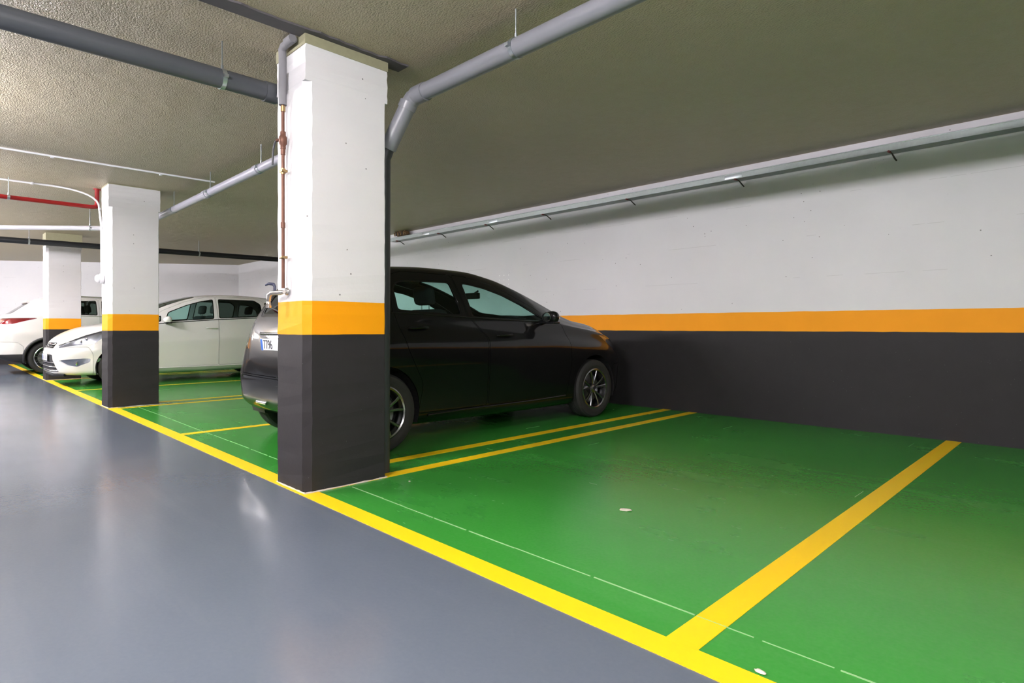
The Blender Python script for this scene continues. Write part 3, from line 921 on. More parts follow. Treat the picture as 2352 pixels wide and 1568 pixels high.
def build_car(spec):
    """assemble one car in its own axes: x from tail (0) to nose (L), y to its left, z up"""
    car = empty(spec['name'], (0, 0, 0))
    B = CarBody(spec['prof'], spec['L'])
    paint = spec['paint']
    def part(name, me, mats, parent=car):
        me.materials.clear()
        for m_ in mats: me.materials.append(M[m_])
        return obj(name, me, None, parent)
    PM = [paint, 'car_dark']
    W = 1.3
    # ---- cutters
    cuts = []               # openings that go through every panel
    windows = []
    for nm, P, mat in spec['windows']:
        R = poly_round(P, .035)
        for s_, (a, b) in ((1, (.33, W)), (-1, (-W, -.33))):
            big = prism_mesh(R, 'side', a, b)
            cuts.append(big)
            windows.append((nm, prism_mesh(poly_round(poly_off(P, -.016), .03), 'side', a, b), big, mat))
    for nm, P, view, a, b, mat in spec['screens']:
        R = poly_round(P, .06)
        big = prism_mesh(R, view, a, b)
        cuts.append(big)
        windows.append((nm, prism_mesh(poly_round(poly_off(P, -.03), .05), view, a, b), big, mat))
    arches = []
    for hx in spec['hubs']:
        P = [(hx + spec['arch_r'] * math.cos(t), spec['tyre_r'] + .015 + spec['arch_r'] * math.sin(t)) for t in [2 * pi * i / 40 for i in range(40)]]
        for c in both(P, 'side', .50, W): cuts.append(c)
    lamps = []
    for nm, P, view, a, b, kinds in spec['lamps']:
        R = poly_round(P, .02)
        if view == 'side': prs = both(R, 'side', a, b)
        elif view == 'front': prs = (prism_mesh(R, 'front', a, b), prism_mesh(mirror_y(R), 'front', a, b))
        for c in prs:
            cuts.append(c); lamps.append((nm, c, kinds))
    grilles = []
    for nm, P, mat, a, b in spec['grilles']:
        R = poly_round(P, .018)
        c = prism_mesh(R, 'front', a, b)
        cuts.append(c); grilles.append((nm, c, mat))
    # ---- panels
    gaps = []
    for nm, P, view, a, b in spec['panels']:
        R = poly_round(P, .03)
        if view == 'side' and a > 0: sets = [(a, b), (-b, -a)]
        else: sets = [(a, b)]
        for (q0, q1) in sets:
            keep = prism_mesh(poly_off(R, -.0022), view, q0, q1)
            gaps.append(prism_mesh(poly_off(R, .0022), view, q0, q1))
            o = part(nm, B.panel(B.shell, [keep], cuts), spec.get('panel_mat', {}).get(nm, PM))
            if nm == 'front_door' or nm == 'rear_door':
                hx, hz = spec['handles'][nm]
                sgn = 1 if q0 > 0 else -1
                loc, nn = B.side(hx, hz, sgn)
                obj('door_handle', tube([(hx - .10, loc.y, hz - .004), (hx - .085, loc.y + sgn * .022, hz), (hx, loc.y + sgn * .034, hz + .004), (hx + .085, loc.y + sgn * .024, hz + .004), (hx + .10, loc.y, hz + .002)], [.008, .013, .014, .013, .008], 10), spec['handle_mat'], o)
    body = part('body', B.smooth(boolean(B.shell, cuts + gaps)), PM)
    # ---- glass with its black surround
    for nm, small, big, mat in windows:
        g = part(nm, B.panel(B.glass_shell, [small], []), [mat])
        part('window_seal', B.panel(B.trim_shell, [big], [small]), ['gloss_black'], g)
    # ---- lamps: reflector bowl behind a clear or coloured lens
    for nm, c, kinds in lamps:
        lens, bowl, extra = kinds
        o = part(nm, B.panel(B.lens_shell, [c], []), [lens])
        part('lamp_bowl', B.panel(B.bowl_shell, [c], []), [bowl], o)
    for nm, c, mat in grilles:
        part(nm, B.panel(B.bowl_shell, [c], []), [mat])
    # ---- wheels, liners
    ty = spec['tyre_y']
    for hx in spec['hubs']:
        for s_ in (1, -1):
            build_wheel(car, hx, s_ * ty, spec['tyre_r'], spec['rim_r'], spec['tyre_w'], spec['spokes'], spec['rim_mat'], s_)
            bm = bmesh.new(); R = spec['arch_r'] - .004; rows = []
            yo, yi = s_ * (ty + spec['tyre_w'] / 2 - .015), s_ * (ty - .2)
            for i in range(25):
                t = -.35 + (pi + .7) * i / 24
                zz = spec['tyre_r'] + .015 + R * math.sin(t)
                rows.append((bm.verts.new((hx + R * math.cos(t), yo, zz)), bm.verts.new((hx + R * math.cos(t), yi, zz))))
            for a, b in zip(rows, rows[1:]): bm.faces.new((a[0], a[1], b[1], b[0]))
            bm.faces.new([r_[1] for r_ in rows])
            obj('wheel_liner', from_bm(bm), 'car_dark', car)
    # ---- cabin
    zs = spec['seat_z']
    x1 = spec['front_seat_x']; x2 = spec['rear_seat_x']
    fl = B.f['bot'](spec['L'] / 2)
    obj('cabin_floor', rounded_block(.35, spec['dash_x'] + .3, -.62, .62, fl + .05, fl + .16, .03), 'car_dark', car)
    for s_ in (-1, 1):
        seat(car, x1, s_ * .37, .50, zs, .56, 1)
        seat(car, x2, s_ * .36, .54, zs + .02, .54, 2)
    bm = bmesh.new()
    dx, dz = spec['dash_x'], spec['dash_z']
    obj('dashboard', rounded_block(dx - .18, dx + .42, -.70, .70, dz - .42, dz, .07), 'car_dark', car)
    cols = obj('steering_wheel', lathe([(.175 + .014 * math.cos(2 * pi * i / 8), .014 * math.sin(2 * pi * i / 8)) for i in range(8)], 'X', 32, (0, 0, 0), True), 'car_dark', car)
    cols.location = (dx - .28, .37, dz - .06); cols.rotation_euler = (0, .45, 0)
    obj('steering_column', tube([(0, 0, 0), (.16, 0, 0)], .05, 12), 'car_dark', cols)
    obj('steering_spoke', box(-.01, .01, -.175, .175, -.02, .02, .006), 'car_dark', cols)
    mx, mz = spec['mirror_in']
    o = obj('rear_view_mirror', rounded_block(mx - .03, mx, -.12, .12, mz - .035, mz + .035, .012), 'car_dark', car)
    obj('mirror_stem', tube([(mx, 0, mz + .02), (mx + .07, 0, mz + .06)], .012, 8), 'car_dark', o)
    # ---- door mirrors
    ax, az = spec['mirror_out']
    for s_ in (1, -1):
        loc, nn = B.side(ax, az - .03, s_)
        bm = bmesh.new(); bmesh.ops.create_icosphere(bm, subdivisions=3, radius=1)
        for v in bm.verts:
            p = v.co.copy(); sx = .085 * (1.0 if p.x > 0 else .55)
            zz = p.z * (.058 if p.z > 0 else .072)
            sq = (abs(p.y) ** .7) * (1 if p.y > 0 else -1)
            v.co = Vector((p.x * sx, sq * .105 + s_ * .13, zz * (1 + .22 * p.y * s_) + .02))
        o = obj('door_mirror', from_bm(bm, 60), spec['mirror_mat'], car); o.location = (ax, loc.y, az)
        obj('mirror_base', tube([(-.0, -s_ * .03, -.05), (.0, s_ * .06, -.03), (.0, s_ * .12, -.01)], [.035, .024, .03], 10), 'gloss_black', o)
        obj('mirror_glass', lathe([(0, -.0475), (.046, -.0475), (.048, -.04)], 'X', 20, (0, s_ * .13, .014)), 'mirror_silver', o)
        obj('mirror_underside', rounded_block(-.04, .06, s_ * .14 - .08, s_ * .14 + .08, -.052, -.03, .008), 'gloss_black', o)
    # ---- number plates
    for end, z, tilt in spec['plates']:
        loc, nn = B.hit(0.0, z, end)
        loc2, _ = B.hit(0.22, z, end)
        xx = (min(loc.x, loc2.x) - .012) if end < 0 else (max(loc.x, loc2.x) + .012)
        o = obj('number_plate', box(-.005, .005, -.26, .26, -.055, .055, .002), 'plate_white', car)
        o.location = (xx, 0, z); o.rotation_euler = (0, tilt, 0)
        obj('plate_band', box(-.0062, .0062, -.255, -.215, -.05, .05) if end > 0 else box(-.0062, .0062, .215, .255, -.05, .05), 'plate_blue', o)
        txt = spec['plate_text'].get(end)
        if txt:
            t_ = obj('plate_number', text_mesh(txt, .112), 'plate_ink', o)
            t_.rotation_euler = (pi / 2, 0, -pi / 2 if end < 0 else pi / 2)
            t_.location = (.0056 * end, .195 if end < 0 else -.195, 0)
            t_.scale = (.82, 1, 1)
        elif end in spec['plate_text']:
            for i in range(7):
                if i == 4: continue
                obj('plate_mark', box(.0052, .0062, -.18 + i * .06, -.18 + i * .06 + .03, -.035, .035), 'plate_faded', o)
    # ---- thin surface pieces laid along the skin (chrome lines, trims, bars)
    for nm, pts, r_, mat, mode in spec['strips']:
        for s_ in (1, -1):
            P = []
            for p in pts:
                if mode == 'side': loc, nn = B.side(p[0], p[1], s_)
                else: loc, nn = B.hit(s_ * p[0], p[1], 1 if mode == 'front' else -1)
                if loc is not None: P.append(loc + nn * r_ * .35)
            if len(P) > 1: obj(nm, tube(P, r_, 8), mat, car)
    for fn in spec.get('extra', []): fn(car, B, part, cuts)
    car.location = spec['loc']; car.rotation_euler = (0, 0, spec['rz'])
    tag(car, spec['label'], 'car', 'parked cars')
    return car

# ---------------- black people carrier, nose to the wall
def black_extra(car, B, part, cuts):
    # rear wiper
    p0, n0 = B.hit(.02, 1.16, -1); p1, n1 = B.hit(.35, 1.22, -1)
    obj('rear_wiper', tube([p0 + n0 * .02, p1 + n1 * .018], .008, 8), 'car_dark', car)
    # roof spoiler lip
    for s_ in (0,):
        P = [B.hit(y, 1.545 - .02 * (y / .5) ** 2, -1) for y in (-.5, -.35, -.15, 0, .15, .35, .5)]
        obj('roof_spoiler', tube([a + Vector((-.02, 0, .02)) for a, b in P], .028, 10), 'black_paint', car)
    # chrome moulding above the plate and low on the bumper
    P = [B.hit(y, .985, -1) for y in (-.36, -.24, -.12, 0, .12, .24, .36)]
    obj('tailgate_moulding', tube([a + b * .008 for a, b in P], .012, 8), 'gloss_black', car)
    for s_ in (1, -1):
        P = [B.hit(s_ * y, .375, -1) for y in (.34, .27, .20, .13)]
        P = [a + b * .006 for a, b in P if a is not None]
        if len(P) > 1: obj('bumper_moulding', tube(P, .016, 8), 'chrome', car)
black = dict(name='people_carrier', L=4.42, paint='black_paint', loc=(-5.095, 2.06, 0), rz=pi / 2,
    label='black people carrier parked nose to the wall behind the nearest column',
    prof=dict(
        W=[(0, .72), (.03, .79), (.08, .835), (.2, .88), (.5, .907), (.8, .918), (2.5, .918), (3.3, .908), (3.7, .885), (3.9, .845), (4.1, .77), (4.25, .67), (4.36, .55), (4.42, .44)],
        bot=[(0, .40), (.04, .34), (.12, .29), (.35, .22), (.8, .19), (3.4, .17), (3.9, .18), (4.2, .21), (4.36, .28), (4.42, .36)],
        belt=[(0, .60), (.06, .84), (.15, 1.02), (.3, 1.12), (.6, 1.165), (.9, 1.16), (1.8, 1.125), (2.7, 1.095), (3.2, 1.04), (3.6, .985), (3.95, .90), (4.2, .80), (4.35, .68), (4.42, .56)],
        top=[(0, .80), (.03, .90), (.07, 1.02), (.13, 1.15), (.22, 1.30), (.33, 1.43), (.45, 1.525), (.6, 1.578), (.9, 1.612), (1.35, 1.632), (1.75, 1.628), (2.1, 1.585), (2.4, 1.505), (2.7, 1.405), (3.0, 1.285), (3.2, 1.195), (3.32, 1.15), (3.6, 1.115), (3.9, 1.05), (4.15, .965), (4.3, .875), (4.38, .77), (4.42, .66)],
        re_w=[(0, .56), (.1, .66), (.3, .66), (.6, .645), (1.2, .64), (2.0, .63), (2.6, .655), (3.0, .69), (3.25, .72), (3.6, .70), (4.0, .62), (4.3, .48), (4.42, .3)],
        re_z=[(0, .70), (.1, 1.05), (.22, 1.24), (.33, 1.37), (.45, 1.46), (.6, 1.515), (.9, 1.553), (1.3, 1.57), (1.7, 1.562), (2.1, 1.50), (2.4, 1.415), (2.7, 1.305), (2.95, 1.205), (3.15, 1.125), (3.35, 1.085), (3.6, 1.05), (3.9, .98), (4.15, .89), (4.3, .80), (4.42, .60)],
        x0=.075, bulge=(.02, .05), tuck=.05, crease=.66, lean=.055),
    hubs=(.61, 3.47), arch_r=.375, tyre_r=.335, rim_r=.225, tyre_w=.215, tyre_y=.80, spokes='double', rim_mat='grey_alloy',
    windows=[('door_window', [(1.645, 1.135), (2.75, 1.095), (2.62, 1.175), (2.40, 1.285), (2.15, 1.382), (1.92, 1.442), (1.70, 1.475), (1.60, 1.478)], 'window_glass'),
             ('door_window', [(.80, 1.185), (1.53, 1.145), (1.47, 1.478), (1.0, 1.470), (.86, 1.45), (.80, 1.39)], 'window_glass'),
             ('quarter_window', [(.40, 1.195), (.73, 1.188), (.74, 1.46), (.66, 1.455), (.50, 1.38)], 'tinted_glass')],
    screens=[('windscreen', [(1.98, -.54), (1.93, 0), (1.98, .54), (3.05, .63), (3.20, .4), (3.25, 0), (3.20, -.4), (3.05, -.63)], 'top', 1.14, 1.8, 'window_glass'),
             ('rear_window', [(-.55, 1.14), (.55, 1.14), (.50, 1.47), (-.50, 1.47)], 'front', -.2, .55, 'tinted_glass')],
    lamps=[('tail_lamp', [(-.03, .86), (.16, .84), (.36, .95), (.40, 1.02), (.22, 1.08), (.02, 1.08)], 'side', .60, 1.3, ('lamp_glass', 'lamp_dark_red', None)),
           ('headlamp', [(3.62, .965), (3.80, .86), (4.10, .74), (4.30, .70), (4.33, .78), (4.12, .875), (3.85, .955)], 'side', .38, 1.3, ('lamp_glass', 'lamp_reflector', None)),
           ('fog_lamp', [(.52, .33), (.66, .34), (.68, .43), (.52, .44)], 'front', 3.8, 4.7, ('lamp_glass', 'lamp_reflector', None))],
    grilles=[('grille', [(-.42, .62), (.42, .62), (.47, .78), (-.47, .78)], 'gloss_black', 4.0, 4.8),
             ('lower_grille', [(-.45, .30), (.45, .30), (.40, .44), (-.40, .44)], 'gloss_black', 4.0, 4.8)],
    panels=[('front_door', [(1.80, .30), (2.96, .29), (3.03, .60), (3.02, .90), (2.93, 1.085), (2.60, 1.245), (2.30, 1.375), (2.05, 1.47), (1.72, 1.535), (1.515, 1.545), (1.60, 1.15), (1.80, .95)], 'side', .33, 1.3),
            ('rear_door', [(1.02, .56), (.98, .30), (1.78, .30), (1.78, .95), (1.585, 1.15), (1.50, 1.545), (.95, 1.545), (.78, 1.50), (.755, 1.18), (.86, .85)], 'side', .33, 1.3),
            ('bonnet', [(3.30, -.70), (3.33, 0), (3.30, .70), (3.75, .66), (4.05, .58), (4.25, .42), (4.31, .2), (4.325, 0), (4.31, -.2), (4.25, -.42), (4.05, -.58), (3.75, -.66)], 'top', .7, 1.4),
            ('tailgate', [(-.66, .62), (.66, .62), (.69, 1.05), (.60, 1.40), (.52, 1.53), (-.52, 1.53), (-.60, 1.40), (-.69, 1.05)], 'front', -.3, .50),
            ('rear_bumper', [(-.2, .1), (.28, .1), (.28, .50), (.20, .60), (-.2, .605)], 'side', -1.3, 1.3),
            ('front_bumper', [(3.90, .1), (4.8, .1), (4.8, .60), (3.90, .60)], 'side', -1.3, 1.3)],
    handles=dict(front_door=(2.02, .965), rear_door=(.99, 1.04)), handle_mat='black_paint',
    seat_z=.66, front_seat_x=1.66, rear_seat_x=.78, dash_x=2.68, dash_z=1.035, mirror_in=(2.38, 1.40), mirror_out=(2.60, 1.135), mirror_mat='black_paint',
    plates=[(-1, .89, -.12), (1, .50, 0)], plate_text={-1: '7796'},
    strips=[('sill_moulding', [(1.08, .275), (1.5, .285), (2.0, .285), (2.5, .285), (2.95, .295)], .010, 'gloss_black', 'side'),
            ('window_moulding', [(.45, 1.178), (.9, 1.166), (1.5, 1.142), (2.0, 1.122), (2.6, 1.102)], .007, 'gloss_black', 'side')],
    extra=[black_extra])

# ---------------- white compact people carrier, nose to the aisle
def white_extra(car, B, part, cuts):
    # slats across the grilles, each following the nose
    for z, hw in ((.43, .53), (.36, .56), (.295, .585)):
        P = [B.hit(y, z, 1)[0] for y in [hw * q / 4 for q in range(-4, 5)]]
        obj('grille_slat', tube([p + Vector((-.004, 0, 0)) for p in P], .011, 8), 'chrome', car)
    for z, a, b in ((.735, .06, .42), (.705, .06, .40)):
        for s_ in (1, -1):
            P = [B.hit(s_ * (a + (b - a) * q / 3), z, 1)[0] for q in range(4)]
            obj('grille_slat', tube([p + Vector((-.006, 0, 0)) for p in P], .008, 8), 'gloss_black', car)
    loc, nn = B.hit(0, .745, 1)
    o = obj('badge', lathe([(.030 + .006 * math.cos(2 * pi * i / 8), .006 * math.sin(2 * pi * i / 8)) for i in range(8)], 'X', 24, (0, 0, 0), True), 'chrome', car)
    o.location = loc + nn * .006; o.scale = (1, 1.45, 1)
    obj('badge_core', lathe([(0, .004), (.022, .002), (.026, -.004)], 'X', 20), 'gloss_black', o)
    # projector lamps inside the headlamps
    for s_ in (1, -1):
        for x, z in ((4.10, .795), (4.02, .835)):
            loc, nn = B.side(x, z, s_)
            obj('projector', lathe([(0, .0), (.018, -.004), (.028, -.012), (.032, -.02)], 'X', 20, (0, 0, 0)), 'chrome', car).location = loc - nn * .010
        loc, nn = B.hit(s_ * .765, .415, 1)
        if loc is not None:
            o = obj('fog_bulb', lathe([(0, .010), (.022, .006), (.034, -.002), (.036, -.02)], 'X', 20), 'chrome', car); o.location = loc - nn * .016
    # black lip below the bumper
    P = [B.hit(y, .245, 1)[0] for y in [.62 * q / 6 for q in range(-6, 7)]]
    P = [p for p in P if p is not None]
    obj('bumper_lip', tube([p + Vector((-.03, 0, -.03)) for p in P], .028, 8), 'car_dark', car)
    # wipers
    for y0, y1 in ((.05, .55), (-.5, .0)):
        P = [B.bvh.ray_cast(Vector((3.12 - .1 * abs(y), y, 3)), Vector((0, 0, -1)))[0] for y in (y0, (y0 + y1) / 2, y1)]
        obj('wiper', tube([p + Vector((0, 0, .012)) for p in P], .008, 6), 'car_dark', car)
white = dict(name='compact_people_carrier', L=4.46, paint='white_paint', loc=(-13.30, 6.005, 0), rz=-pi / 2,
    label='white compact people carrier parked nose out, its front beside the middle column',
    prof=dict(
        W=[(0, .70), (.04, .78), (.12, .84), (.35, .88), (.8, .897), (2.8, .900), (3.3, .895), (3.6, .885), (3.85, .865), (4.05, .825), (4.22, .755), (4.35, .655), (4.42, .57), (4.46, .49)],
        bot=[(0, .40), (.05, .33), (.15, .28), (.4, .23), (.8, .20), (3.5, .19), (4.0, .20), (4.3, .215), (4.42, .235), (4.46, .27)],
        belt=[(0, .66), (.06, .92), (.15, 1.12), (.3, 1.23), (.6, 1.26), (1.4, 1.225), (2.0, 1.185), (2.8, 1.125), (3.2, 1.06), (3.6, .99), (3.9, .915), (4.15, .83), (4.3, .76), (4.40, .68), (4.46, .60)],
        top=[(0, .86), (.04, 1.02), (.1, 1.18), (.2, 1.38), (.32, 1.53), (.45, 1.62), (.7, 1.672), (1.2, 1.71), (1.6, 1.715), (2.0, 1.69), (2.35, 1.625), (2.7, 1.515), (3.0, 1.38), (3.25, 1.25), (3.42, 1.165), (3.6, 1.118), (3.85, 1.075), (4.05, 1.015), (4.2, .945), (4.32, .865), (4.40, .79), (4.46, .69)],
        re_w=[(0, .54), (.12, .64), (.4, .64), (1.2, .635), (2.0, .625), (2.6, .65), (3.0, .69), (3.4, .735), (3.7, .72), (4.0, .66), (4.25, .55), (4.46, .36)],
        re_z=[(0, .74), (.1, 1.12), (.2, 1.30), (.32, 1.46), (.45, 1.56), (.7, 1.61), (1.2, 1.648), (1.6, 1.655), (2.0, 1.62), (2.35, 1.535), (2.7, 1.405), (3.0, 1.265), (3.25, 1.145), (3.42, 1.085), (3.6, 1.055), (3.85, 1.00), (4.05, .945), (4.2, .885), (4.32, .81), (4.46, .63)],
        bulge=(.03, .015), tuck=.055, crease=.60),
    hubs=(.75, 3.52), arch_r=.365, tyre_r=.325, rim_r=.215, tyre_w=.205, tyre_y=.785, spokes='seven', rim_mat='silver_alloy',
    windows=[('door_window', [(1.93, 1.205), (2.72, 1.150), (2.80, 1.165), (2.72, 1.33), (2.40, 1.47), (2.15, 1.55), (1.90, 1.60)], 'window_glass'),
             ('quarter_window', [(2.86, 1.145), (3.12, 1.125), (2.84, 1.27)], 'window_glass'),
             ('door_window', [(.98, 1.255), (1.84, 1.215), (1.81, 1.605), (1.10, 1.60), (.98, 1.52)], 'tinted_glass'),
             ('quarter_window', [(.42, 1.28), (.89, 1.265), (.90, 1.555), (.70, 1.545), (.50, 1.44)], 'tinted_glass')],
    screens=[('windscreen', [(2.20, -.53), (2.13, 0), (2.20, .53), (3.20, .63), (3.34, .4), (3.39, 0), (3.34, -.4), (3.20, -.63)], 'top', 1.15, 1.9, 'window_glass'),
             ('rear_window', [(-.55, 1.22), (.55, 1.22), (.49, 1.56), (-.49, 1.56)], 'front', -.2, .55, 'tinted_glass')],
    lamps=[('headlamp', [(3.64, 1.00), (3.71, .905), (3.90, .755), (4.15, .728), (4.37, .685), (4.40, .715), (4.18, .825), (4.02, .898), (3.80, .970)], 'side', .46, 1.3, ('lamp_glass', 'lamp_reflector', None)),
           ('fog_lamp', [(.62, .47), (.835, .505), (.825, .43), (.77, .355), (.70, .385)], 'front', 3.6, 4.8, ('lamp_glass', 'lamp_reflector', None)),
           ('tail_lamp', [(-.03, .95), (.14, .95), (.28, 1.08), (.26, 1.22), (.0, 1.20)], 'side', .56, 1.3, ('lamp_glass', 'lamp_red', None))],
    grilles=[('upper_grille', [(-.42, .675), (.42, .675), (.45, .775), (-.45, .775)], 'gloss_black', 4.0, 4.9),
             ('lower_grille', [(-.60, .275), (.60, .275), (.50, .57), (-.50, .57)], 'car_grey_plastic', 4.0, 4.9)],
    panels=[('front_door', [(1.86, .30), (2.98, .29), (3.08, .55), (3.10, .85), (3.20, 1.08), (2.80, 1.36), (2.40, 1.54), (2.00, 1.645), (1.86, 1.65)], 'side', .33, 1.3),
            ('rear_door', [(1.12, .56), (1.08, .30), (1.85, .30), (1.85, 1.65), (1.10, 1.645), (.92, 1.58), (.935, 1.20), (1.0, .8)], 'side', .33, 1.3),
            ('bonnet', [(3.42, -.72), (3.47, 0), (3.42, .72), (3.75, .70), (4.0, .64), (4.22, .50), (4.34, .30), (4.37, 0), (4.34, -.30), (4.22, -.50), (4.0, -.64), (3.75, -.70)], 'top', .76, 1.4),
            ('front_bumper', [(3.90, .1), (4.9, .1), (4.9, .66), (4.2, .70), (3.98, .70), (3.92, .58)], 'side', -1.3, 1.3),
            ('tailgate', [(-.64, .66), (.64, .66), (.66, 1.1), (.54, 1.60), (-.54, 1.60), (-.66, 1.1)], 'front', -.3, .50),
            ('rear_bumper', [(-.2, .1), (.36, .1), (.36, .50), (.24, .63), (-.2, .64)], 'side', -1.3, 1.3)],
    handles=dict(front_door=(1.99, 1.025), rear_door=(1.08, 1.06)), handle_mat='white_paint',
    seat_z=.72, front_seat_x=2.02, rear_seat_x=1.05, dash_x=2.85, dash_z=1.10, mirror_in=(2.55, 1.46), mirror_out=(2.78, 1.165), mirror_mat='white_paint',
    plates=[(1, .515, 0), (-1, .80, -.1)], plate_text={1: ''},
    strips=[('window_moulding', [(.5, 1.248), (1.0, 1.236), (1.9, 1.19), (2.7, 1.13), (3.1, 1.08)], .008, 'gloss_black', 'side'),
            ('sill_moulding', [(1.2, .285), (1.8, .285), (2.4, .285), (3.0, .285)], .012, 'white_paint', 'side')],
    extra=[white_extra])

# ---------------- white sport utility vehicle, tail to the aisle
def suv_extra(car, B, part, cuts):
    for hx in (.95, 3.64):
        for s_ in (1, -1):
            # dark cladding round the wheel arch
            P = []
            for i in range(25):
                t = -.25 + (pi + .5) * i / 24
                x, z = hx + .425 * math.cos(t), .375 + .425 * math.sin(t)
                loc, nn = B.side(x, z, s_)
                if loc is not None: P.append(loc + Vector((0, s_ * .002, 0)))
            if len(P) > 2: obj('arch_cladding', tube(P, .028, 8), 'car_grey_plastic', car)
    # light bar across the tail and roof rails
    P = [B.hit(y, 1.155, -1)[0] for y in [.62 * q / 6 for q in range(-6, 7)]]
    obj('light_bar', tube([p + Vector((-.002, 0, 0)) for p in P], .014, 8), 'lamp_red', car)
    P = [B.hit(y, 1.60, -1)[0] for y in (-.5, -.3, 0, .3, .5)]
    obj('roof_spoiler', tube([p + Vector((-.02, 0, .012)) for p in P], .032, 10), 'white_paint', car)
    for s_ in (1, -1):
        P = [B.bvh.ray_cast(Vector((x, s_ * .60, 3)), Vector((0, 0, -1)))[0] for x in (1.0, 1.5, 2.0, 2.5)]
        obj('roof_rail', tube([p + Vector((0, 0, h_)) for p, h_ in zip(P, (.0, .035, .035, .0))], .014, 8), 'chrome', car)
        # slim reflector slit in the bumper
        P = [B.hit(s_ * .80, z, -1)[0] for z in (.64, .80)]
        P = [p for p in P if p is not None]
        if len(P) > 1: obj('bumper_slit', tube(P, .008, 6), 'car_grey_plastic', car)
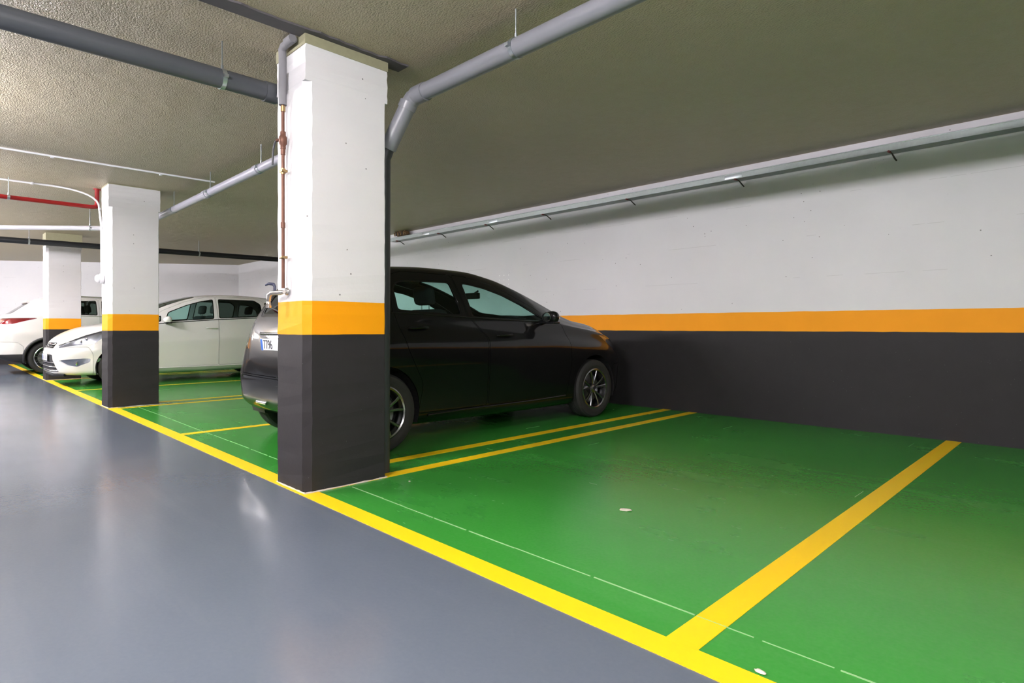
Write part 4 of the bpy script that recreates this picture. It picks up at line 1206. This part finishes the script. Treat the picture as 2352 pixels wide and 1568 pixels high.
suv = dict(name='sport_utility_vehicle', L=4.66, paint='white_paint', loc=(-17.58, 1.02, 0), rz=pi / 2,
    label='white sport utility vehicle parked tail out beyond the farthest column',
    prof=dict(
        W=[(0, .72), (.05, .82), (.15, .885), (.4, .925), (.9, .94), (3.3, .94), (3.8, .92), (4.1, .87), (4.35, .77), (4.55, .62), (4.66, .48)],
        bot=[(0, .50), (.05, .42), (.15, .36), (.4, .28), (.9, .24), (3.7, .23), (4.2, .25), (4.5, .30), (4.66, .40)],
        belt=[(0, .72), (.06, .98), (.15, 1.14), (.3, 1.24), (.6, 1.29), (1.2, 1.29), (2.6, 1.245), (3.1, 1.17), (3.6, 1.08), (4.1, .98), (4.4, .86), (4.66, .66)],
        top=[(0, .98), (.04, 1.10), (.1, 1.20), (.2, 1.28), (.32, 1.36), (.5, 1.50), (.68, 1.63), (.85, 1.70), (1.2, 1.745), (1.7, 1.765), (2.1, 1.75), (2.5, 1.66), (2.9, 1.48), (3.2, 1.31), (3.4, 1.22), (3.8, 1.16), (4.2, 1.07), (4.45, .96), (4.58, .86), (4.66, .74)],
        re_w=[(0, .56), (.12, .68), (.4, .68), (.8, .66), (1.5, .645), (2.1, .64), (2.6, .67), (3.1, .73), (3.6, .74), (4.1, .66), (4.45, .5), (4.66, .3)],
        re_z=[(0, .86), (.1, 1.15), (.2, 1.245), (.32, 1.32), (.5, 1.455), (.68, 1.575), (.85, 1.63), (1.2, 1.675), (1.7, 1.70), (2.1, 1.68), (2.5, 1.565), (2.9, 1.37), (3.2, 1.20), (3.4, 1.14), (3.8, 1.08), (4.2, 1.0), (4.45, .89), (4.66, .68)],
        bulge=(.03, .04), tuck=.07, crease=.62),
    hubs=(.95, 3.64), arch_r=.415, tyre_r=.36, rim_r=.255, tyre_w=.235, tyre_y=.81, spokes='thin', rim_mat='silver_alloy',
    windows=[('door_window', [(1.95, 1.31), (2.9, 1.265), (2.55, 1.48), (2.25, 1.62), (1.97, 1.665)], 'tinted_glass'),
             ('door_window', [(1.12, 1.33), (1.87, 1.315), (1.87, 1.665), (1.20, 1.64)], 'tinted_glass'),],
    screens=[('windscreen', [(2.30, -.55), (2.22, 0), (2.30, .55), (3.15, .66), (3.3, .4), (3.36, 0), (3.3, -.4), (3.15, -.66)], 'top', 1.2, 1.9, 'window_glass'),
             ('rear_window', [(-.66, 1.33), (.66, 1.33), (.60, 1.60), (-.60, 1.60)], 'front', -.2, .80, 'tinted_glass')],
    lamps=[('tail_lamp', [(-.05, 1.11), (.30, 1.10), (.52, 1.17), (.76, 1.235), (.72, 1.245), (.20, 1.235), (-.05, 1.20)], 'side', .60, 1.3, ('lamp_glass', 'lamp_red', None)),
           ('headlamp', [(3.95, 1.0), (4.2, .86), (4.5, .80), (4.52, .86), (4.25, .96)], 'side', .38, 1.3, ('lamp_glass', 'lamp_reflector', None))],
    grilles=[('grille', [(-.30, .40), (.30, .40), (.42, .84), (-.42, .84)], 'gloss_black', 4.2, 5.0)],
    panels=[('front_door', [(1.92, .40), (3.02, .40), (3.14, .70), (3.14, 1.15), (2.9, 1.33), (2.55, 1.54), (2.25, 1.665), (1.92, 1.69)], 'side', .33, 1.3),
            ('rear_door', [(1.40, .62), (1.32, .40), (1.905, .40), (1.905, 1.69), (1.22, 1.67), (1.06, 1.33), (1.20, .9)], 'side', .33, 1.3),
            ('bonnet', [(3.42, -.72), (3.46, 0), (3.42, .72), (3.9, .70), (4.2, .60), (4.45, .40), (4.54, 0), (4.45, -.40), (4.2, -.60), (3.9, -.70)], 'top', .85, 1.5),
            ('tailgate', [(-.70, .72), (.70, .72), (.72, 1.28), (.64, 1.64), (-.64, 1.64), (-.72, 1.28)], 'front', -.3, .70),
            ('rear_bumper', [(-.2, .45), (.52, .45), (.52, .62), (.40, .72), (-.2, .73)], 'side', -1.3, 1.3),
            ('rear_skirt', [(-.2, .1), (.52, .1), (.52, .444), (-.2, .444)], 'side', -1.3, 1.3),
            ('front_bumper', [(4.10, .1), (5.0, .1), (5.0, .74), (4.10, .74)], 'side', -1.3, 1.3)],
    panel_mat={'rear_skirt': ['car_grey_plastic', 'car_dark']},
    handles=dict(front_door=(2.08, 1.12), rear_door=(1.30, 1.15)), handle_mat='white_paint',
    seat_z=.78, front_seat_x=2.0, rear_seat_x=1.1, dash_x=2.9, dash_z=1.18, mirror_in=(2.62, 1.50), mirror_out=(2.82, 1.27), mirror_mat='white_paint',
    plates=[(-1, .86, -.1)], plate_text={},
    strips=[('window_moulding', [(1.1, 1.30), (1.6, 1.295), (2.2, 1.275), (2.9, 1.235)], .008, 'chrome', 'side')],
    extra=[suv_extra])
for spec in (black, white, suv): build_car(spec)
